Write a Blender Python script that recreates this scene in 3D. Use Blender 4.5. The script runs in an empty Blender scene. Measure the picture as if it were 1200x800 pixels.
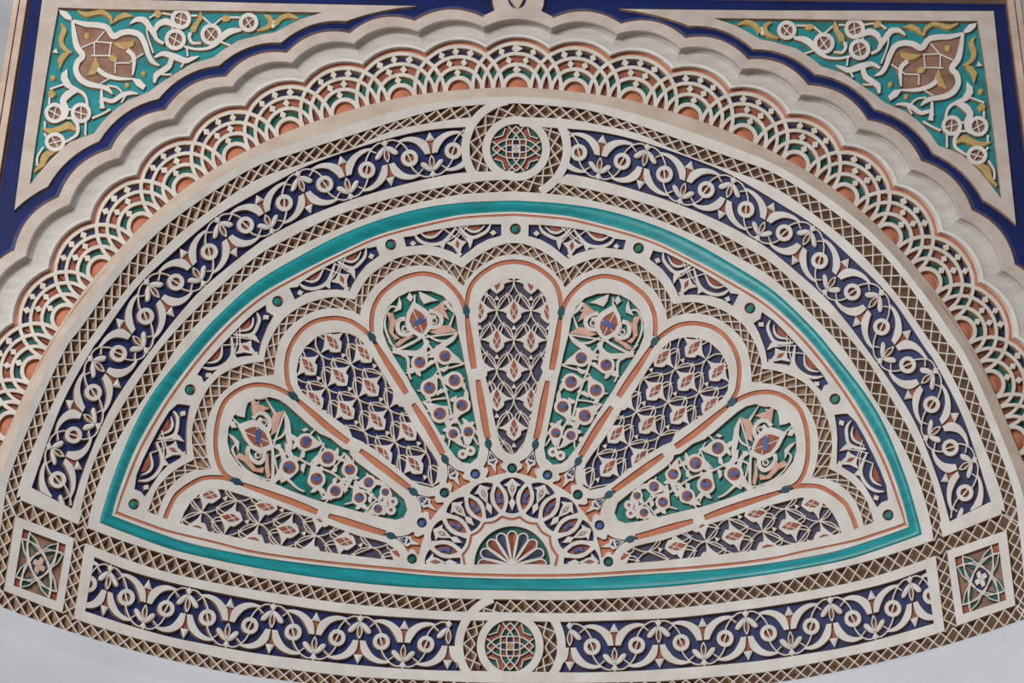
import bpy, math, random
import numpy as np
from mathutils import Matrix, Vector, geometry
random.seed(7)
rng = np.random.RandomState(5)
SC = bpy.context.scene
COL = SC.collection

# ------------------------------------------------------------------ camera
F_PX = 3600.0
YAW, PITCH, ROLL, XC = 0.00021155, 0.68620857, 0.01428671, -0.00807701
SAG, Z0, HH, AA, D = 0.66171104, 6.88366111, 2.65, 2.05, 10.0
def cam_axes():
    cy, sy, cp, sp, cr, sr = math.cos(YAW), math.sin(YAW), math.cos(PITCH), math.sin(PITCH), math.cos(ROLL), math.sin(ROLL)
    f = np.array([sy*cp, cy*cp, sp]); r0 = np.array([cy, -sy, 0.]); u0 = np.cross(r0, f)
    return r0*cr+u0*sr, -r0*sr+u0*cr, f
CR, CU, CF = cam_axes()
cam_data = bpy.data.cameras.new('camera')
cam = bpy.data.objects.new('camera', cam_data); COL.objects.link(cam)
cam_data.sensor_width = 36.0; cam_data.lens = 36.0*F_PX/1200.0
cam_data.clip_start = 0.1; cam_data.clip_end = 500
m = Matrix(((CR[0], CU[0], -CF[0], XC), (CR[1], CU[1], -CF[1], 0), (CR[2], CU[2], -CF[2], 0), (0, 0, 0, 1)))
cam.matrix_world = m
SC.camera = cam

# ------------------------------------------------------------------ sky, lights, exposure
w = bpy.data.worlds.new('sky'); SC.world = w; w.use_nodes = True
bg = w.node_tree.nodes['Background']
bg.inputs[0].default_value = (0.84, 0.90, 1.0, 1); bg.inputs[1].default_value = 0.40
def area_light(name, loc, aim, size, power, color):
    ld = bpy.data.lights.new(name, 'AREA'); ld.shape = 'RECTANGLE'; ld.size, ld.size_y = size
    ld.energy = power; ld.color = color
    o = bpy.data.objects.new(name, ld); COL.objects.link(o); o.location = loc
    o.rotation_euler = (Vector(aim)-Vector(loc)).to_track_quat('-Z', 'Y').to_euler()
    return o
area_light('courtyard_daylight', (-5.2, 0.6, 9.4), (.1, 10.0, 7.9), (4.0, 4.0), 1010, (1.0, 0.985, 0.965))
SC.view_settings.view_transform = 'Standard'; SC.view_settings.look = 'None'
SC.view_settings.exposure = 0.0; SC.view_settings.gamma = 1.0; SC.view_settings.use_curve_mapping = False

# ------------------------------------------------------------------ materials
def lin(c):
    return tuple(((v/255)/12.92 if v/255 <= .04045 else (((v/255)+.055)/1.055)**2.4) for v in c)+(1,)
def mat(name, c, c2=None, rough=.75, scale=14, bump=.25, spread=(.35, .7), streak=None, coat=0, bscale=90):
    mt = bpy.data.materials.new(name); mt.use_nodes = True
    nt = mt.node_tree; N = nt.nodes; L = nt.links
    b = N['Principled BSDF']; b.inputs['Roughness'].default_value = rough
    b.inputs['Specular IOR Level'].default_value = .3
    if coat: b.inputs['Coat Weight'].default_value = coat; b.inputs['Coat Roughness'].default_value = .35
    geo = N.new('ShaderNodeNewGeometry')
    n1 = N.new('ShaderNodeTexNoise'); n1.inputs['Scale'].default_value = scale; n1.inputs['Detail'].default_value = 7; n1.inputs['Roughness'].default_value = .65
    if streak:
        mp = N.new('ShaderNodeMapping'); mp.inputs['Scale'].default_value = streak
        L.new(geo.outputs['Position'], mp.inputs[0]); L.new(mp.outputs[0], n1.inputs['Vector'])
    else:
        L.new(geo.outputs['Position'], n1.inputs['Vector'])
    rp = N.new('ShaderNodeMapRange'); rp.inputs[1].default_value = spread[0]; rp.inputs[2].default_value = spread[1]
    L.new(n1.outputs[0], rp.inputs[0])
    mx = N.new('ShaderNodeMix'); mx.data_type = 'RGBA'
    mx.inputs[6].default_value = lin(c); mx.inputs[7].default_value = lin(c2 or tuple(v*.86 for v in c))
    L.new(rp.outputs[0], mx.inputs[0]); L.new(mx.outputs[2], b.inputs['Base Color'])
    n2 = N.new('ShaderNodeTexNoise'); n2.inputs['Scale'].default_value = bscale; n2.inputs['Detail'].default_value = 4
    L.new(geo.outputs['Position'], n2.inputs['Vector'])
    bp = N.new('ShaderNodeBump'); bp.inputs['Strength'].default_value = bump; bp.inputs['Distance'].default_value = .004
    L.new(n2.outputs[0], bp.inputs['Height']); L.new(bp.outputs[0], b.inputs['Normal'])
    return mt
M = dict(
 plaster=mat('white_plaster', (209, 204, 199), (194, 186, 178), .7, 9),
 lace=mat('aged_plaster', (206, 199, 190), (188, 176, 164), .75, 12),
 ledge=mat('ledge_plaster', (188, 172, 158), (170, 150, 132), .75, 6, streak=(1, 1, 1)),
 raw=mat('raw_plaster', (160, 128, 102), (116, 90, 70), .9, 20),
 well_shade=mat('shaded_well_plaster', (108, 86, 68), (80, 62, 48), .95, 25),  # lattice floor: shade of the deep cells put into the colour
 soffit=mat('grey_limewash', (190, 186, 180), (172, 164, 156), .65, 5, .15, streak=(1, .2, 4)),
 lower=mat('lower_limewash', (200, 202, 206), (188, 190, 194), .6, 2, .1),
 face=mat('dimmed_frame_plaster', (190, 177, 167), (170, 154, 142), .75, 9),  # front frames: plaster toned down in colour for the weaker light there
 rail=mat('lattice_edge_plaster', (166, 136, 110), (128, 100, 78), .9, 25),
 side=mat('side_wall_render', (158, 158, 160), (138, 138, 140), .85, 4),
 sand=mat('sandy_border_plaster', (196, 174, 158), (170, 144, 126), .8, 8),
 groove=mat('brown_groove_paint', (104, 70, 56), (76, 52, 44), .8, 20),
 brown=mat('russet_edge_paint', (112, 70, 56), (84, 56, 48), .75, 18),
 navy=mat('navy_paint', (4, 24, 88), (4, 18, 64), .5, 5, .15),
 navy_worn=mat('worn_navy_paint', (38, 54, 112), (84, 84, 100), .5, 9, .2, spread=(.42, .7)),
 blue=mat('blue_paint', (28, 42, 96), (24, 30, 64), .6, 16),
 slate=mat('slate_blue_paint', (72, 74, 98), (52, 54, 74), .7, 16),
 ink=mat('ink_blue_paint', (38, 44, 84), (30, 34, 56), .6, 20),
 bright=mat('bright_blue_paint', (76, 96, 148), (54, 70, 122), .6, 16),
 teal=mat('turquoise_moulding_paint', (14, 146, 150), (8, 112, 118), .4, 7, .2, streak=(1, 1, 5), coat=.2),
 aqua=mat('turquoise_ground_paint', (30, 136, 142), (38, 102, 102), .6, 12),
 green=mat('green_ground_paint', (22, 124, 118), (14, 88, 84), .6, 16),
 dgreen=mat('dark_green_paint', (24, 98, 90), (18, 68, 68), .6, 20),
 joint=mat('joint_paint', (34, 76, 88), (26, 52, 66), .6, 30),
 terra=mat('terracotta_paint', (192, 122, 92), (168, 96, 72), .75, 14),
 rust=mat('rust_paint', (160, 92, 70), (118, 64, 50), .75, 20),
 pink=mat('pink_plaster', (206, 168, 152), (184, 132, 112), .75, 40),
 umber=mat('umber_ground_paint', (146, 110, 94), (112, 78, 64), .75, 12),
 ochre=mat('ochre_gilding', (186, 158, 100), (158, 126, 74), .5, 30, coat=.15),
 ground=mat('courtyard_paving', (176, 160, 142), (150, 134, 116), .8, 2),
)

# ------------------------------------------------------------------ surfaces: pixel <-> real surface
# B = hollow of the tympanum (shallow bowl), L = plane of the openwork band, F = face of the wall
YF = D-.07
PXM = .0034; HM = .0029
def depth(x, z):
    return SAG*(1-(x/AA)**2-(np.maximum(z-Z0, 0)/HH)**2)+.03
def yof(E, surf):
    if surf == 'F': return np.full(len(E), YF)
    if surf == 'L': return np.full(len(E), D)
    return D+depth(E[:, 0], E[:, 1])
def elev(P, surf):
    P = np.asarray(P, float).reshape(-1, 2)
    d = (P[:, :1]-600)/F_PX*CR+(400-P[:, 1:])/F_PX*CU+CF
    y = np.full(len(P), D+.2)
    for _ in range(1 if surf in 'FL' else 22):
        if surf in 'FL': y = yof(np.zeros((len(P), 2)), surf)
        t = y/d[:, 1]; E = np.stack([XC+d[:, 0]*t, d[:, 2]*t], 1)
        y = yof(E, surf)
    return E
class G:                                   # drawing context: which surface, mirrored or not
    def __init__(s, surf='B', mir=False): s.surf, s.mir = surf, mir
    def X(s, P, h):
        """points drawn on the surface, raised by h (in 3.4 mm steps) along its normal"""
        E = elev(P, s.surf)
        if s.mir: E = E*np.array([-1, 1])
        h = np.broadcast_to(np.asarray(h, float), (len(E),))*HM
        y = yof(E, s.surf)
        if s.surf == 'B':
            n = np.stack([-2*SAG*E[:, 0]/AA**2, -np.ones(len(E)), -2*SAG*np.maximum(E[:, 1]-Z0, 0)/HH**2], 1)
            n /= np.linalg.norm(n, axis=1)[:, None]
        else:
            n = np.tile(np.array([0, -1., 0]), (len(E), 1))
        return np.stack([E[:, 0], y, E[:, 1]], 1)+n*h[:, None]

# ------------------------------------------------------------------ 2-D helpers
def A_(p): return np.asarray(p, float).reshape(-1, 2)
def spl(pts, n=6, closed=False):
    P = A_(pts); k = len(P)
    if k < 3: return P
    out = []
    for i in range(k if closed else k-1):
        if closed: a, b, c, d = P[(i-1) % k], P[i], P[(i+1) % k], P[(i+2) % k]
        else: a, b, c, d = P[max(i-1, 0)], P[i], P[i+1], P[min(i+2, k-1)]
        for t in np.arange(n)/n:
            out.append(.5*((2*b)+(c-a)*t+(2*a-5*b+4*c-d)*t*t+(3*b-a-3*c+d)*t**3))
    if not closed: out.append(P[-1])
    return np.array(out)
def resample(P, n):
    P = A_(P); s = np.r_[0, np.cumsum(np.hypot(*np.diff(P, axis=0).T))]
    t = np.linspace(0, s[-1], n)
    return np.stack([np.interp(t, s, P[:, 0]), np.interp(t, s, P[:, 1])], 1)
def length(P): return float(np.hypot(*np.diff(A_(P), axis=0).T).sum())
def normals(P, closed=False):
    P = A_(P)
    if closed: T = np.roll(P, -1, 0)-np.roll(P, 1, 0)
    else: T = np.gradient(P, axis=0)
    T /= np.maximum(np.hypot(*T.T), 1e-9)[:, None]
    return np.stack([-T[:, 1], T[:, 0]], 1)
def area(P): P = A_(P); return .5*float(np.sum(P[:, 0]*np.roll(P[:, 1], -1)-np.roll(P[:, 0], -1)*P[:, 1]))
def offset(P, d):
    """grow a closed outline by d"""
    P = A_(P); sg = 1 if area(P) > 0 else -1
    e = np.roll(P, -1, 0)-P; e /= np.maximum(np.hypot(*e.T), 1e-9)[:, None]
    n = np.stack([e[:, 1], -e[:, 0]], 1)*sg
    a = np.roll(n, 1, 0); b = n; mm = a+b; ml = np.maximum((mm*mm).sum(1)/2, .35)
    return P+mm/ml[:, None]*d
def circ(c, r, n=20, ry=None, a0=0, a1=360):
    full = abs(a1-a0) >= 359
    t = np.radians(np.linspace(a0, a1, n+(0 if full else 1), endpoint=not full))
    return np.stack([c[0]+r*np.cos(t), c[1]-(ry or r)*np.sin(t)], 1)
def pip(P, poly):
    x, y = P[:, 0], P[:, 1]; ins = np.zeros(len(P), bool); q = A_(poly); k = len(q); j = k-1
    for i in range(k):
        xi, yi, xj, yj = q[i, 0], q[i, 1], q[j, 0], q[j, 1]
        if yi != yj: ins ^= ((yi > y) != (yj > y)) & (x < (xj-xi)*(y-yi)/(yj-yi)+xi)
        j = i
    return ins
def ribpoly(pts, w, sm=0):
    P = spl(pts, sm) if sm else A_(pts); n = normals(P)
    w = np.interp(np.linspace(0, 1, len(P)), np.linspace(0, 1, len(w)), w) if hasattr(w, '__len__') else np.full(len(P), w)
    return np.r_[P+n*w[:, None]/2, (P-n*w[:, None]/2)[::-1]]
def frame3(src, dst):
    """affine map taking the src points to the dst points (least squares)"""
    S = np.c_[A_(src), np.ones(len(src))]; T, *_ = np.linalg.lstsq(S, A_(dst), rcond=None)
    return lambda P: np.c_[A_(P), np.ones(len(A_(P)))]@T

JIT = [0]
def jit():
    JIT[0] = (JIT[0]+1) % 23
    return JIT[0]*.006
class MB:
    """collects shapes into one mesh"""
    def __init__(s, g): s.g = g; s.v = []; s.f = []; s.mi = []; s.mats = []
    def mid(s, m):
        if m not in s.mats: s.mats.append(m)
        return s.mats.index(m)
    def put(s, rings, faces, m):
        base = sum(len(a) for a in s.v); s.v.append(rings)
        k = s.mid(m)
        for f in faces: s.f.append([i+base for i in f]); s.mi.append(k)
        return base
    def ribbon(s, pts, w, top=0, bot=-6, m='plaster', side='raw', sm=5, closed=False, slope=.5, cap=True):
        P = spl(pts, sm, closed) if sm else A_(pts)
        n = normals(P, closed); k = len(P)
        if hasattr(w, '__len__'):
            w = np.interp(np.linspace(0, 1, k), np.linspace(0, 1, len(w)), w)
        else: w = np.full(k, float(w))
        top = top-jit(); o = w[:, None]/2; ch = np.minimum(.35, w/4)[:, None]
        R = [P+n*(o+slope), P+n*o, P+n*(o-ch), P-n*(o-ch), P-n*o, P-n*(o+slope)]
        H = [bot, top-.5, top, top, top-.5, bot]
        V = np.concatenate([s.g.X(r, h) for r, h in zip(R, H)])
        fs, ft = [], []
        for i in range(k if closed else k-1):
            j = (i+1) % k
            for q in range(5):
                (ft if q in (1, 2, 3) else fs).append([q*k+i, q*k+j, (q+1)*k+j, (q+1)*k+i])
        if cap and not closed:
            for i in (0, k-1): fs.append([q*k+i for q in range(6)])
        b = s.put(V, ft, m)
        kk = s.mid(side)
        for f in fs: s.f.append([i+b for i in f]); s.mi.append(kk)
        return s
    def poly(s, pts, top=0, bot=-6, m='plaster', side=None, slope=.4, crown=0, inset=0):
        P = A_(pts); k = len(P); side = side or ('raw' if m in ('plaster', 'lace') else m)
        top = top-jit()
        if area(P) < 0: P = P[::-1]
        ins = inset or .35
        R = [offset(P, slope), P, offset(P, -ins)]
        H = [bot, top-(crown if crown else .4), top]
        V = np.concatenate([s.g.X(r, h) for r, h in zip(R, H)])
        fs = [[i, (i+1) % k, k+(i+1) % k, k+i] for i in range(k)]
        ft = [[k+i, k+(i+1) % k, 2*k+(i+1) % k, 2*k+i] for i in range(k)]
        tri = geometry.tessellate_polygon([[Vector((x, y, 0)) for x, y in R[2]]])
        ft += [[2*k+a for a in t] for t in tri]
        b = s.put(V, ft, m); kk = s.mid(side)
        for f in fs: s.f.append([i+b for i in f]); s.mi.append(kk)
        return s
    def band(s, A, B, prof, mats, n=None, step=8):
        """strip between two lines; prof = [(t, h)...] across, mats one per facet"""
        n = n or max(3, int(max(length(A), length(B))/step)+1)
        A, B = resample(A, n), resample(B, n)
        V = np.concatenate([s.g.X(A+(B-A)*t, h) for t, h in prof])
        for q in range(len(prof)-1):
            fs = [[q*n+i, q*n+i+1, (q+1)*n+i+1, (q+1)*n+i] for i in range(n-1)]
            if q == 0: b = s.put(V, fs, mats[0])
            else:
                kk = s.mid(mats[q] if q < len(mats) else mats[-1])
                for f in fs: s.f.append([i+b for i in f]); s.mi.append(kk)
        return s
    def plate(s, outer, holes, top=0, bot=-6, m='plaster', side='raw', grid=14, slope=.6, walls=True):
        """flat sheet following the surface, with cut-outs; outlines may overlap"""
        outs = [A_(o) for o in outer]; hs = [A_(h) for h in holes]
        V, Ed = [], []
        for L in outs+hs:
            q = []
            for i in range(len(L)):
                a, b = L[i], L[(i+1) % len(L)]; k = max(1, int(np.hypot(*(b-a))/(grid*.9)))
                for t in np.arange(k)/k: q.append(a+(b-a)*t)
            b0 = len(V); V += [Vector(p) for p in q]; Ed += [(b0+i, b0+(i+1) % len(q)) for i in range(len(q))]
        al = np.concatenate(outs); x0, y0 = al.min(0); x1, y1 = al.max(0)
        gx, gy = np.meshgrid(np.arange(x0+grid/2, x1, grid), np.arange(y0+grid/2, y1, grid))
        gp = np.stack([gx.ravel(), gy.ravel()], 1); gp[:, 0] += ((np.arange(len(gp))*.37) % 1)*.5
        ok = np.zeros(len(gp), bool)
        for o in outs: ok |= pip(gp, o)
        for h in hs: ok &= ~pip(gp, h)
        V += [Vector(p) for p in gp[ok]]
        vv, ee, ff, *_ = geometry.delaunay_2d_cdt(V, Ed, [], 0, 1e-4)
        Q = np.array([(v.x, v.y) for v in vv]); T = np.array([f for f in ff if len(f) == 3])
        c = Q[T].mean(1); ok = np.zeros(len(c), bool)
        for o in outs: ok |= pip(c, o)
        for h in hs: ok &= ~pip(c, h)
        T = T[ok]
        b = s.put(s.g.X(Q, top), T.tolist(), m)
        if walls:
            cnt = {}
            for t in T:
                for i in range(3):
                    a, d = int(t[i]), int(t[(i+1) % 3]); key = (min(a, d), max(a, d)); cnt[key] = None if key in cnt else (a, d)
            be = [e for e in cnt.values() if e]
            nn = {}
            for a, d in be:
                e = Q[d]-Q[a]; e = np.array([e[1], -e[0]])/max(np.hypot(*e), 1e-9)
                for i in (a, d): nn[i] = nn.get(i, 0)+e
            # outward is away from the kept triangle: orientation of T decides the sign
            t0 = T[0]; sg = np.sign(np.cross(Q[t0[1]]-Q[t0[0]], Q[t0[2]]-Q[t0[0]]))
            ids = list(nn); ix = {v: i for i, v in enumerate(ids)}
            W = np.array([Q[i]+sg*slope*nn[i]/max(np.hypot(*nn[i]), 1e-6) for i in ids])
            W2 = s.g.X(W, bot); W1 = s.g.X(Q[ids], top)
            s.put(np.r_[W1, W2], [[ix[a], ix[d], len(ids)+ix[d], len(ids)+ix[a]] for a, d in be], side)
        return s
    def dome(s, c, r, top, bot, m, n=14, ry=None, rings=3):
        ry = ry or r; V = []
        for q in range(rings):
            a = math.pi/2*q/rings; h = bot+(top-bot)*math.sin(a)
            V.append(s.g.X(circ(c, r*math.cos(a), n, ry*math.cos(a)), h))
        V.append(s.g.X([c], top)); V = np.concatenate(V)
        fs = [[q*n+i, q*n+(i+1) % n, (q+1)*n+(i+1) % n, (q+1)*n+i] for q in range(rings-1) for i in range(n)]
        fs += [[(rings-1)*n+i, (rings-1)*n+(i+1) % n, rings*n] for i in range(n)]
        s.put(V, fs, m); return s
    def part(s, name, parent=None, kind=None, label=None, smooth=False):
        if not s.f: return None
        root = parent
        while root is not None and root.parent is not None: root = root.parent
        V = np.concatenate(s.v)
        if root is not None: V = V-np.array(root.location)
        me = bpy.data.meshes.new(name); me.from_pydata(V.tolist(), [], s.f)
        for a in s.mats: me.materials.append(M[a])
        me.polygons.foreach_set('material_index', s.mi)
        if smooth: me.polygons.foreach_set('use_smooth', [True]*len(s.f))
        me.update()
        o = bpy.data.objects.new(name, me); COL.objects.link(o)
        if parent is not None: o.parent = parent
        if kind: o['kind'] = kind
        if label: o['label'] = label
        return o
def thing(name, label, cat, g, at, group=None):
    o = bpy.data.objects.new(name, None); COL.objects.link(o); o.empty_display_size = .05
    o.location = Vector(g.X([at], -10)[0]); o['label'] = label; o['category'] = cat
    if group: o['group'] = group
    return o
BR, BL, LL, LR, FL, FR = G('B', True), G('B'), G('L'), G('L', True), G('F'), G('F', True)
SIDES = ((BL, 'left'), (BR, 'right'))
CX = 602.0
def mirror_px(P, surf='B'):
    """pixel position of the mirrored point, for lines that run across the middle"""
    E = elev(P, surf)*np.array([-1, 1]); y = yof(E, surf)
    V = np.stack([E[:, 0]-XC, y, E[:, 1]], 1); k = V@CF
    return np.stack([600+F_PX*(V@CR)/k, 400-F_PX*(V@CU)/k], 1)
def full(P, surf='B'):
    """left half (listed from the base or side towards the middle) + its mirror image"""
    P = A_(P); return np.r_[P, mirror_px(P, surf)[::-1]]

# ------------------------------------------------------------------ guiding lines of the left half, in photograph pixels
C = {}
def centre_x(y, surf='B'):
    x = 602.
    for _ in range(4): e = elev([(x, y), (x+1, y)], surf)[:, 0]; x -= e[0]/(e[1]-e[0])
    return float(x)
def half(pts):
    return spl([(centre_x(y), y) if x == 602 else (x, y) for x, y in pts])
C['ledge_out'] = half([(602,102.5),(540,106),(475,114),(410,130),(330,158),(247,201),(180,252),(111,325),(75,375),(48,420),(8,508),(-22,580),(-50,680)])
C['l1o'] = half([(602,121),(560,123),(517,127.5),(460,143),(410,159),(350,178),(300,195),(240,231),(185,272.5),(140,322),(95,384),(77,408),(45,475),(12,555),(3,604),(-3,650),(-8,708)])
C['l1i'] = half([(602,137),(550,137.5),(510,143),(460,153),(410,174),(350,193),(300,211),(245,247),(200,283),(153,333),(107,395),(90,420),(61,475),(27,556),(17,604),(4,692),(2,712)])
C['so'] = half([(602,148),(543,149),(501,152.5),(460,161),(410,176),(360,194),(320,215),(290,232),(250,256),(205,294),(160,337),(117,397),(111,404),(72,475),(37,572)])
C['si'] = half([(602,200),(545,202),(507,208),(460,219.5),(412,234),(367,251),(330,269),(300,287),(242,334),(212,366),(185,400),(150,447),(125,488),(100,547),(84,598)])
C['l2o'] = half([(602,210),(558,213),(510,221),(460,232),(410,247),(377,260),(335,281),(300,301),(245,348),(194,401),(160,450),(130,500),(107,550),(95,597),(91,614)])
C['l2i'] = half([(602,224),(560,226),(525,230),(450,247.5),(382,274),(340,294),(300,317),(250,361),(211,402),(180,450),(147,500),(122,550),(107,597),(103,619)])
C['to'] = half([(602,235),(550,237),(500,243),(450,256),(400,275),(350,301),(300,331),(260,366),(230,398),(175,467),(140,540),(120,600),(117,612)])
C['ti'] = half([(602,247.5),(560,249.5),(525,254),(450,272.5),(400,294),(350,319),(300,348),(250,394),(200,457),(162,520),(140,575),(132,604)])
C['ro'] = half([(602,250),(560,252),(525,256.5),(450,275),(400,296.5),(352,321),(302,350.5),(252,396),(203,458),(165,521),(143,575),(135,601)])
C['ri'] = half([(602,253),(560,255),(525,259.5),(450,278),(400,299.5),(354,323.5),(304,353),(255,398),(206,460),(168,523),(146,576),(138,599)])
# lines of the base, from the left towards the middle
C['bri'] = half([(138,599),(150,604),(175,613),(200,621.5),(250,633.5),(300,645.5),(375,656),(450,663.5),(525,670),(602,672.5)])
C['bro'] = half([(135,602),(150,608),(175,617),(200,625),(250,637),(300,649),(375,659.5),(450,667),(525,673.5),(602,676)])
C['bti'] = half([(132,604),(150,611),(175,620.5),(225,637),(300,652),(375,662),(450,669),(525,675.5),(602,678)])
C['bto'] = half([(117,612),(150,625),(200,643),(250,655),(300,665),(375,677),(450,685.5),(525,690),(602,691.5)])
C['b1o'] = half([(-6,573),(24,585.5),(60,601),(92,614),(120,625),(160,639),(200,651),(250,664),(300,676),(400,690),(500,699),(550,701.5),(602,702)])
C['b1i'] = half([(-10,593),(18,604.5),(50,617),(87,630.5),(117,643),(160,659),(200,671),(250,682),(300,691),(400,706),(500,714.5),(550,716.5),(602,717)])
C['pto'] = C['b1i']
C['bsi'] = half([(109,651.5),(150,668),(200,682),(250,693),(300,702.5),(350,710.5),(400,717.5),(450,721.5),(500,724.5),(537,726.5),(602,727)])
C['bso'] = half([(99,715.5),(150,732),(200,746),(250,756),(300,765),(350,771.5),(400,777),(450,781.5),(500,784.5),(536,785.5),(602,786)])
C['b2o'] = half([(-70,659),(-6,688),(5,692),(40,705),(73,717.5),(87,724.5),(150,745),(200,757),(250,769),(300,779),(400,791),(450,794.5),(550,799),(602,800)])
C['b2i'] = half([(-70,678),(-10,706),(0,710),(50,729),(100,745.5),(150,760),(200,773),(275,789),(375,802),(450,809),(550,814),(602,815)])
def cut(name, p, q):
    """the stretch of a guiding line between the points nearest to p and q"""
    L = C[name] if isinstance(name, str) else A_(name); L = resample(L, 400)
    i = int(np.argmin(np.hypot(*(L-A_(p)[0]).T))); j = int(np.argmin(np.hypot(*(L-A_(q)[0]).T)))
    return L[i:j+1] if i < j else L[j:i+1][::-1]

# ------------------------------------------------------------------ setting
g = FL
mb = MB(G('F')); X = 2000
o = bpy.data.meshes.new('ground')
o.from_pydata([(-30, -25, -1.6), (30, -25, -1.6), (30, 14, -1.6), (-30, 14, -1.6)], [], [[0, 1, 2, 3]]); o.materials.append(M['ground'])
o = bpy.data.objects.new('ground', o); COL.objects.link(o); o['kind'] = 'structure'

def box(name, x0, x1, y0, y1, z0, z1, m, kind='structure'):
    v = [(x, y, z) for x in (x0, x1) for y in (y0, y1) for z in (z0, z1)]
    f = [[0, 1, 3, 2], [4, 6, 7, 5], [0, 4, 5, 1], [2, 3, 7, 6], [0, 2, 6, 4], [1, 5, 7, 3]]
    me = bpy.data.meshes.new(name); me.from_pydata(v, [], f); me.materials.append(M[m])
    ob = bpy.data.objects.new(name, me); COL.objects.link(ob); ob['kind'] = kind
    return ob
# front wall: flat face left and right of the painted border, and above it
eR = elev([(1181, 60), (1177, 3), (1189, 120)], 'F'); XB = float(elev([(1177.5, 3)], 'F')[0, 0])
ZT = float(elev([(1100, 2.2)], 'F')[0, 1])
XI = float(elev([(1164.5, 14)], 'F')[0, 0]); ZI = float(elev([(1100, 12.6)], 'F')[0, 1])
print('border', XB, ZT, XI, ZI)
px = .0034
for s, nm in ((-1, 'left'), (1, 'right')):
    a, b = XB+20*px, XB+3.5
    box('wall_'+nm, min(s*a, s*b), max(s*a, s*b), YF-.01, YF+.3, 2.0, 14.0, 'side')
for s, nm in ((-1, 'left'), (1, 'right')): box('wall_return_'+nm, min(s*2.13, s*(XB+.02)), max(s*2.13, s*(XB+.02)), D+.035, D+.6, -1.6, 7.2, 'lower')
box('wall_top', -XB-20*px, XB+20*px, YF-.01, YF+.3, ZT+22*px, 14.0, 'side')

# spandrel border: sandy strips, brown grooves
t = bpy.data.objects.new('trim_border', None); COL.objects.link(t); t['kind'] = 'structure'; t.location = (0, YF, ZT)
def sub(ob, name, par):
    ob.name = name; ob.parent = par; ob.location = -Vector(par.location)
    if 'kind' in ob: del ob['kind']
for s in (-1, 1):
    def bx(a, b, y, m, nm): sub(box(nm, min(s*a, s*b), max(s*a, s*b), YF+y, YF+.1, 5.5, ZT+(a-XB), m), nm, t)
    bx(XB, XB+3.2*px, .012, 'groove', 'groove')
    bx(XB+3.2*px, XB+12*px, -.012, 'sand', 'border_strip')
    bx(XB+12*px, XB+13.6*px, .0, 'groove', 'groove')
    bx(XB+13.6*px, XB+20.5*px, -.016, 'sand', 'border_strip')
for a, b, y, m_, nm in ((0, 2.4, .012, 'groove', 'groove'), (2.4, 10, -.012, 'sand', 'border_strip'), (10, 11.6, 0, 'groove', 'groove'), (11.6, 22, -.016, 'sand', 'border_strip')):
    sub(box(nm, -XB-20*px, XB+20*px, YF+y, YF+.1, ZT+a*px, ZT+b*px, m_), nm, t)

# body of the wall behind the plasterwork
mb = MB(G('B'))
top_l = full(cut('l1o', (-8, 708), (602, 121))[::1], 'B')
mb.plate([np.r_[full(C['ledge_out'][::-1]+np.array([0, 6]), 'B'), [(1230, 830), (-30, 830)]]], [], top=-10.5, grid=26, m='raw', walls=False)
o = mb.part('wall_back'); o['kind'] = 'structure'

# ------------------------------------------------------------------ lobed arch: openwork lobes and moulding
LED = resample(C['ledge_out'], 900); LS = np.r_[0, np.cumsum(np.hypot(*np.diff(LED, axis=0).T))]; LN = normals(LED)
if LN[0, 1] > 0: LN = -LN
domes = [(603,100),(536,99),(469,109),(402,125),(337,150),(276,179),(217,217),(160,260),(112,310),(67,367),(32,430),(2,495),(-24,562)]
ds = []
for d in domes:
    i = int(np.argmin(np.hypot(*(LED-np.array(d)).T))); ds.append(LS[i])
ds[0] = 0.0
ds = np.array(ds); k = np.arange(len(ds)); ds = np.polyval(np.polyfit(k, ds, 3), k); ds -= ds[0]
def led(s, n):
    """point at distance s along the ledge (negative: other side of the middle) and n away from it"""
    s, n = np.broadcast_arrays(np.asarray(s, float), np.asarray(n, float)); a = np.abs(s)
    P = np.stack([np.interp(a, LS, LED[:, 0]), np.interp(a, LS, LED[:, 1])], -1)
    N = np.stack([np.interp(a, LS, LN[:, 0]), np.interp(a, LS, LN[:, 1])], -1)
    P = P+N*n[..., None]
    sg = np.where(s < 0, -1, 1)[..., None]
    return P, sg
def ledP(s, n):
    P, sg = led(s, n); P = P.reshape(-1, 2); sg = sg.reshape(-1)
    out = P.copy(); neg = sg < 0
    if neg.any(): out[neg] = mirror_px(P[neg], 'L')
    return out
R4 = (16.4, 29.2, 42.8, 55.6); SQ = .94
def lobe_u(i, uc, r, a0, a1, n=14):
    """arc about the centre of lobe i; angles from the ledge direction, 90 = outwards"""
    c = ds[i]; wd = (ds[i+1]-ds[i-1])/2 if 0 < i < len(ds)-1 else (ds[1]-ds[0] if i == 0 else ds[-1]-ds[-2])
    t = np.radians(np.linspace(a0, a1, n)); return c+r*np.cos(t)*wd/73., np.maximum(r*SQ*np.sin(t), 0)
CUSP = math.degrees(math.acos(36.5/61.))
tb = thing('openwork_arch', 'band of interlaced pierced plaster lobes with blue, rust and green cells under the scalloped moulding', 'openwork band', G('L'), (602, 60))
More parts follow.
